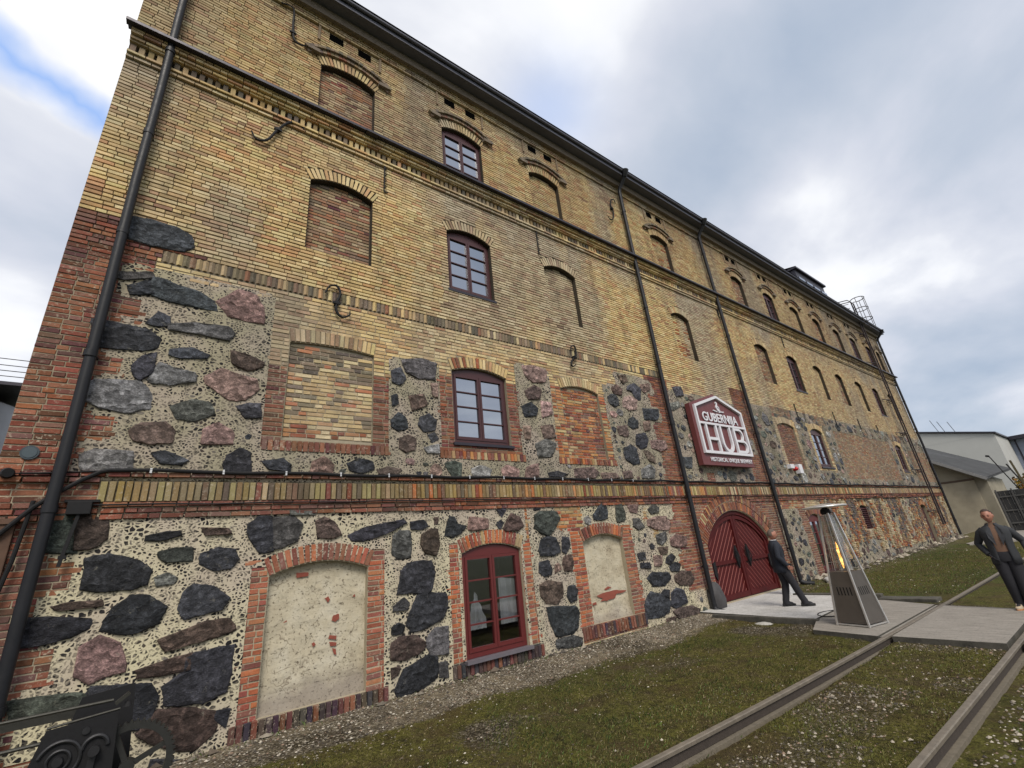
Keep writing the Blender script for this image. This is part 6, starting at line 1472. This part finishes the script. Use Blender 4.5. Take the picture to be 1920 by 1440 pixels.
    for s_ in 'rl':
        A_, T = Vector(J['a'+s_]), Vector(J['t'+s_]); d = (T-A_); d.z = 0; d.normalize(); sd2 = Vector((d.y, -d.x, 0)); g0 = min(A_.z-.09, T.z-.045)
        def shoe(m, z0, z1, k):
            n = 20; o0 = A_+d*.045; b = len(m.v)
            for zz_, kk in ((z0, 1.0), ((z0+z1)/2, 1.02), (z1, k)):
                for i in range(n):
                    t = 2*math.pi*i/n; c_, s2_ = math.cos(t), math.sin(t)
                    lift = 0
                    q = o0+d*(c_*.145+(.02 if c_ > 0 else 0))*kk+sd2*s2_*.048*(1-.15*(c_ < -.3))*kk; zt2 = zz_ if zz_ < z1 else z1+(.045 if c_ < .1 else -.02*c_)
                    m.v.append((q.x, q.y, g0+zt2+opts.get('heel'+s_, 0)*(0)))
            for r in range(2):
                for i in range(n): j = (i+1) % n; m.f.append((b+r*n+i, b+r*n+j, b+(r+1)*n+j, b+(r+1)*n+i)); m.m.append(0)
            m.f.append(tuple(b+2*n+i for i in range(n))); m.m.append(0); m.f.append(tuple(b+i for i in range(n))[::-1]); m.m.append(0)
        s2 = MB(); shoe(s2, .018, .075, .82); so = s2.build('shoe', cols['shoe'], E0, smooth=True)
        s3 = MB(); shoe(s3, .0, .02, 1.0); 
        s3b = MB(); n = 20; o0 = A_+d*.045
        P2 = [(lambda c_, s2_: (o0+d*(c_*.148+(.02 if c_ > 0 else 0))+sd2*s2_*.051))(math.cos(2*math.pi*i/n), math.sin(2*math.pi*i/n)) for i in range(n)]
        s3b.v = [(q.x, q.y, g0) for q in P2]+[(q.x, q.y, g0+.022) for q in P2]; s3b.f = [tuple(range(n))[::-1], tuple(range(n, 2*n))]+[(i, (i+1) % n, n+(i+1) % n, n+i) for i in range(n)]; s3b.m = [0]*len(s3b.f)
        s3b.build('sole', cols['sole'], so)
    return E0
skin = simple('skin', (.34,.155,.105), .55, 0, .12, 20, .05); hair_b = simple('brown_hair', (.045,.028,.02), .8, 0, .3, 60, .4); hair_g = simple('grey_hair', (.10,.075,.06), .8, 0, .3, 60, .4)
navy = simple('navy_cloth', (.010,.013,.022), .85, 0, .25, 30, .3); char = simple('charcoal_trousers', (.012,.012,.016), .85, 0, .25, 30, .3); blk = simple('black_leather', (.01,.01,.01), .35, 0, .2, 30, .1)
grayj = simple('grey_jacket', (.022,.024,.028), .85, 0, .3, 40, .4); glap = simple('grey_lapel', (.032,.034,.04), .85, 0, .3, 40, .4); brn = simple('brown_jumper', (.15,.085,.055), .9, 0, .2, 40, .3); wht = simple('white_shirt', (.6,.6,.62), .8, 0, .05, 20, .1)
tanm = simple('cream_trainer', (.42,.34,.24), .7, 0, .2, 30, .2); tsole = simple('tan_sole', (.42,.19,.08), .7, 0, .1, 30, .1)
person((12.50,-1.74,.012), 140, dict(hr=(.09,.02,.93), kr=(.10,.16,.52), ar=(.09,.30,.095), tr=(.10,.46,.05), kl=(-.09,.03,.50), al=(-.10,-.06,.09), tl=(-.12,.10,.045),
        er=(.27,-.06,1.14), wr=(.25,.10,.94), pr=(.24,.16,.89), el=(-.27,-.03,1.14), wl=(-.26,.14,.93), pl=(-.25,.20,.90)),
    dict(skin=skin, trousers=char, jacket=navy, shirt=wht, lapel=navy, hair=hair_g, shoe=blk, sole=blk), 'man in a navy suit standing side-on in front of the red gate', dict(head_tilt=-4, hem=.78, open=.12))
person((13.0,-5.72,-.004), 262, dict(kr=(.09,.04,.50), ar=(.08,-.04,.09), tr=(.13,.10,.045), kl=(-.075,.05,.50), al=(-.06,.02,.09), tl=(-.10,.16,.045),
        er=(.30,-.10,1.16), wr=(.20,.06,.96), pr=(.16,.10,.90), el=(-.33,-.08,1.17), wl=(-.34,.05,.97), pl=(-.34,.09,.91)),
    dict(skin=skin, trousers=char, jacket=grayj, shirt=brn, lapel=glap, hair=hair_b, shoe=tanm, sole=tsole), 'man in an open dark grey jacket and cream trainers at the right edge', dict(head_turn=10, head_tilt=-7, hem=.79, open=.36))

# ------------------------------------------------------------------ old winch by the left corner
WN = empty('old_winch', (-.5, -1.25, -.02)); tag(WN, 'black cast-iron hand winch with a toothed gear wheel, at the lower left corner', 'winch')
def wn(m, n_, mat=M_black, **k): return addc(m, n_, mat, WN, **k)
yF, yBk = -1.42, -1.10
m = MB(); m.prism([(-.86,-.05),(-.10,-.05),(-.145,.84),(-.62,.80)], yF-.02, yF+.005); pf = wn(m, 'front_plate')
m = MB(); m.prism([(-.70,-.05),(.02,-.05),(-.06,1.0),(-.45,.96)], yBk, yBk+.03); wn(m, 'back_plate')
m = MB()
for a_, b_, r in (((-1.5,yF+.03,.92),(-.20,yF+.03,.93),.014),((-1.5,yF+.03,.70),(-.56,yF+.03,.71),.016),((-.62,yF+.0,.815),(-.14,yF+.0,.855),.010)): m.tube([a_, b_], r, 8)
m.bar((-.18,yF,.90), (-.09,yF,.97), .05, .03); m.box(-1.5, -.35, yBk+.03, yBk+.07, .80, .88); wn(m, 'tie_rods', simple('worn_iron', (.035,.034,.028), .5, .4, .4, 20, .3))
def torus(m, cx2, cz2, R_, r, y, a0=0, a1=2*math.pi, n=28): m.tube([(cx2+R_*math.cos(t), y, cz2+R_*math.sin(t)) for t in np.linspace(a0, a1, n)], r, 8)
m = MB()
torus(m, -.50, .56, .14, .016, yF-.025, -2.5, 2.8); torus(m, -.50, .56, .075, .014, yF-.025); m.tube([(-.50,yF-.0,.56),(-.50,yF-.07,.56)], .035, 14); m.tube([(-.62,yF-.0,.46),(-.62,yF-.05,.46)], .018, 8)
torus(m, -.27, .60, .085, .018, yF-.025, 0, math.pi); m.tube([(-.27,yF,.58),(-.27,yF-.09,.58)], .04, 14); m.bar((-.27,yF-.03,.6), (-.30,yF-.03,.2), .05, .03); m.tube([(-.35,yF,.74),(-.35,yF-.035,.74)], .028, 12)
wn(m, 'bearing', simple('bearing_iron', (.03,.03,.032), .45, .5, .3, 20, .3), smooth=True)
m = MB(); gcx, gcz, gr = -.02, .36, .34; nT = 48; pr = []
for i in range(nT*4):
    t = 2*math.pi*i/(nT*4); r = gr+(.022 if i % 4 in (1, 2) else 0); pr.append((gcx+r*math.cos(t), gcz+r*math.sin(t)))
ri = gr-.05; inn = [(gcx+ri*math.cos(2*math.pi*i/(nT*4)), gcz+ri*math.sin(2*math.pi*i/(nT*4))) for i in range(nT*4)]
for i in range(nT*4):
    j = (i+1) % (nT*4); m.prism([inn[i], pr[i], pr[j], inn[j]], yF+.05, yF+.12)
for k in range(4):
    a_ = k*math.pi/2+.4; m.bar((gcx, yF+.085, gcz), (gcx+ri*math.cos(a_), yF+.085, gcz+ri*math.sin(a_)), .05, .04)
m.tube([(gcx,yF+.02,gcz),(gcx,yF+.15,gcz)], .06, 14); wn(m, 'gear_wheel', simple('gear_iron', (.035,.035,.032), .5, .5, .3, 20, .3))
m = MB(); m.tube([(-.5,yF,.56),(-.5,yBk,.56)], .06, 16); m.tube([(-.35,yF,.25),(-.35,yBk,.25)], .11, 18); m.tube([(-.09,yF+.02,.86),(-.09,yF+.02,.90)], [.035,.02], 12); wn(m, 'drum', smooth=True)

# ------------------------------------------------------------------ beyond: outbuildings, fence, hedge, tanks
def obj_box(name, label, cat): o = empty(name); tag(o, label, cat); return o
WB = empty('warehouse', (75, 3, 0)); tag(WB, 'tall pale blank-walled warehouse with a dark roof edge, far behind the low outbuilding', 'building')
M_pw = simple('pale_render', (.42,.42,.40), .9, 0, .12, .5, .1)
m = MB(); m.prism([(75,-.4),(95,-.4),(95,9.5),(75,9.5)], -.10, 14); m.v = [(x, y, z) for x, y, z in m.v]; addc(m, 'wall', M_pw, WB)
m = MB(); m.v = [(74.8,-.3,9.5),(95,-.3,9.5),(95,14.2,13.3),(74.8,14.2,13.3),(74.8,-.3,9.68),(95,-.3,9.68),(95,14.2,13.5),(74.8,14.2,13.5)]; m.f = [(0,3,2,1),(4,5,6,7),(0,1,5,4),(1,2,6,5),(2,3,7,6),(3,0,4,7)]; m.m = [0]*6; addc(m, 'roof_edge', M_zinc, WB)
m = MB(); m.poly([(74.99,-.1,9.5),(74.99,14,9.5),(74.99,14,13.2)]); addc(m, 'upper_wall', M_pw, WB)
for i, (y, z) in enumerate(((4.4,11.1),(3.8,10.8),(2.9,10.5))):
    m = MB(); m.tube([(76, y, z-.6), (76, y+.5, z+1.5)], .03, 6); addc(m, 'aerial', M_black, WB)
LB = empty('outbuilding', (50, 0, 0)); tag(LB, 'low beige outbuilding with sloping grey corrugated roof beyond the end of the brewery', 'building')
M_bg = simple('beige_render', (.27,.245,.185), .9, 0, .5, .9, .3)
m = MB(); q = [(-1.1,-.3),(7.5,-.3),(7.5,9.8),(-1.1,3.85)]; q = ccw(q)
n = len(q); m.v = [(50, a_, b_) for a_, b_ in q]+[(57, a_, b_) for a_, b_ in q]; m.f = [tuple(range(n))[::-1], tuple(range(n, 2*n))]+[(i, (i+1) % n, n+(i+1) % n, n+i) for i in range(n)]; m.m = [0]*len(m.f); addc(m, 'wall', M_bg, LB)
k = 30; fa, fb, ba, bb = Vector((49.3,8,10.3)), Vector((49.3,-1.25,3.85)), Vector((57,9.2,11.4)), Vector((57,-1.9,4.62))
m = MB()
for i in range(k):
    a0, a1 = i/k, (i+1)/k; am = (a0+a1)/2; up = Vector((0,0,.05))
    m.quad(fa.lerp(ba,a0), fb.lerp(bb,a0), fb.lerp(bb,am)+up, fa.lerp(ba,am)+up); m.quad(fa.lerp(ba,am)+up, fb.lerp(bb,am)+up, fb.lerp(bb,a1), fa.lerp(ba,a1))
dn = Vector((0,0,-.12)); m.quad(fa+dn, ba+dn, bb+dn, fb+dn); m.quad(fb, bb, bb+dn, fb+dn); m.quad(ba, bb, bb+dn, ba+dn)
addc(m, 'roof', simple('slate_grey', (.045,.047,.05), .85, 0, .5, 1.5, .3), LB)
m = MB(); m.bar(fa+Vector((-.03,0,-.1)), fb+Vector((-.03,0,-.1)), .05, .2)
addc(m, 'bargeboard', simple('grey_board', (.22,.22,.22), .8, 0, .2, 3, .1), LB)
m = MB(); m.box(49.9, 50, -.45, 6, 3.82, 3.95); addc(m, 'lintel_beam', simple('beam_brown', (.10,.07,.05), .8, 0, .2, 3, .1), LB)
m = MB(); m.box(49.93, 50.0, -.42, 6, -.2, 3.80); addc(m, 'shutter', simple('worn_panel', (.34,.30,.22), .9, 0, .45, 1.2, .2), LB)
m = MB(); m.tube([(50.3,-2.6,2.4),(50.4,-1.75,5.4)], .04, 6); m.tube([(50.4,-1.75,5.4),(50.3,-1.6,5.45)], .08, 6); addc(m, 'flue', M_black, LB)
FN = empty('yard_fence', (48, -2, 0)); tag(FN, 'dark tarred board fence with a gate beside the beige outbuilding', 'fence')
M_dkw = simple('tarred_board', (.035,.035,.036), .85, 0, .4, 3, .3)
m = MB(); y = -1.45
while y > -9: m.box(48, 48.05, y-.24, y, -.2, 2.75+.0*y); y -= .25
addc(m, 'boards', M_dkw, FN)
m = MB()
for z in (.5, 1.35, 2.3): m.box(47.93, 47.998, -9, -1.45, z, z+.09)
for y in (-1.5, -2.3, -4.0, -6): m.box(47.88, 47.998, y-.08, y, -.2, 2.85)
addc(m, 'rails', simple('fence_rail', (.09,.088,.085), .8, 0, .3, 4, .2), FN)
GS = empty('grey_shed', (85,-3,0)); tag(GS, 'blue-grey metal-clad shed with flat projecting roof at the right edge', 'building')
m = MB(); m.box(85, 99, -6, .4, -.3, 9.3); addc(m, 'wall', simple('blue_sheet', (.24,.27,.34), .6, .1, .15, .8, .1), GS)
m = MB(); m.box(84, 100, -7, 1.0, 9.3, 9.75); addc(m, 'roof', M_zinc, GS)
m = MB()
for y in (-.5,-1.6,-2.7,-3.8): m.box(84.93, 85, y-.15, y, 4, 9.3)
addc(m, 'mullions', M_zinc, GS)
# hedge with autumn leaves
def foliage(n, f, s0, s1, cols):
    P_ = np.array([f() for _ in range(n)]); s = rng.uniform(s0, s1, n); a_ = rng.normal(size=(n,3)); a_ /= np.linalg.norm(a_, axis=1)[:, None]; b_ = np.cross(a_, rng.normal(size=(n,3))); b_ /= np.linalg.norm(b_, axis=1)[:, None]
    V = np.stack([P_-a_*s[:,None], P_+b_*s[:,None]*.5, P_+a_*s[:,None], P_-b_*s[:,None]*.5], 1).reshape(-1, 3)
    C = np.array(cols)[rng.integers(0, len(cols), n)]*rng.uniform(.6, 1.3, (n,1)); return V, np.arange(4*n).reshape(n, 4), np.repeat(C, 4, 0)
HG = empty('autumn_hedge', (51, -4, 0)); tag(HG, 'overgrown hedge in yellow autumn leaf behind the dark fence', 'hedge')
def hf():
    y = random.uniform(-9, -2.4); return (51+random.gauss(0,.5), y, random.uniform(2.2, 3.9+.7*pnoise(Vector((y*1.3,0,2))))-.4*abs(random.gauss(0,.4)))
V, F, C = foliage(5000, hf, .06, .16, [(.22,.17,.03),(.30,.20,.04),(.12,.12,.03),(.07,.08,.025),(.26,.12,.03)]); fo_ = link('leaves', np_mesh('leaves', V, F, C), M_peb); fo_.parent = HG; fo_.matrix_parent_inverse = Matrix.Translation(HG.location).inverted()
m = MB()
for k in range(9):
    y = -8.5+k*.72; m.tube([(51, y, -.3), (51.1, y+.1, 1.8), (51+random.uniform(-.3,.3), y+random.uniform(-.3,.3), 3.6)], [.07,.05,.02], 6)
addc(m, 'stems', simple('bark', (.07,.055,.04), .9, 0, .3, 6, .3), HG)
UP = empty('leaning_posts', (47,-3,0)); tag(UP, 'pair of tall dark leaning timber posts over the hedge', 'post')
m = MB(); m.bar((47.5,-3.4,-.2),(47.5,-3.0,4.7), .12, .12); addc(m, 'post', simple('post_wood', (.09,.075,.04), .9, 0, .3, 6, .3), UP)
m = MB(); m.bar((47.5,-3.9,-.2),(47.5,-2.75,4.5), .09, .09); addc(m, 'post', M_dkw, UP)
# tanks with a railed platform, behind the left corner
TK = empty('storage_tanks', (-9, 22, 0)); tag(TK, 'grey cylindrical storage tank with railed platform, seen past the left corner', 'tank')
m = MB(); m.tube([(-8.6,22,-.3),(-8.6,22,10.3),(-8.6,22,10.6)], [2.2,2.2,1.6], 40); addc(m, 'vessel', simple('tank_grey', (.28,.29,.31), .5, .3, .15, 1, .1), TK, smooth=True)
m = MB(); m.box(-12, -6.0, 19.3, 24.6, 10.7, 10.85); 
addc(m, 'platform', M_zinc, TK)
m = MB()
for z in (11.1,11.35,11.6,11.9): m.tube([(-12,19.35,z),(-6.0,19.35,z)], .018, 6); m.tube([(-6.0,19.35,z),(-6.0,24.6,z)], .018, 6)
for x in (-11,-10,-9,-8,-7,-6.0): m.tube([(x,19.35,10.85),(x,19.35,11.9)], .025, 6)
addc(m, 'railing', M_zinc, TK)
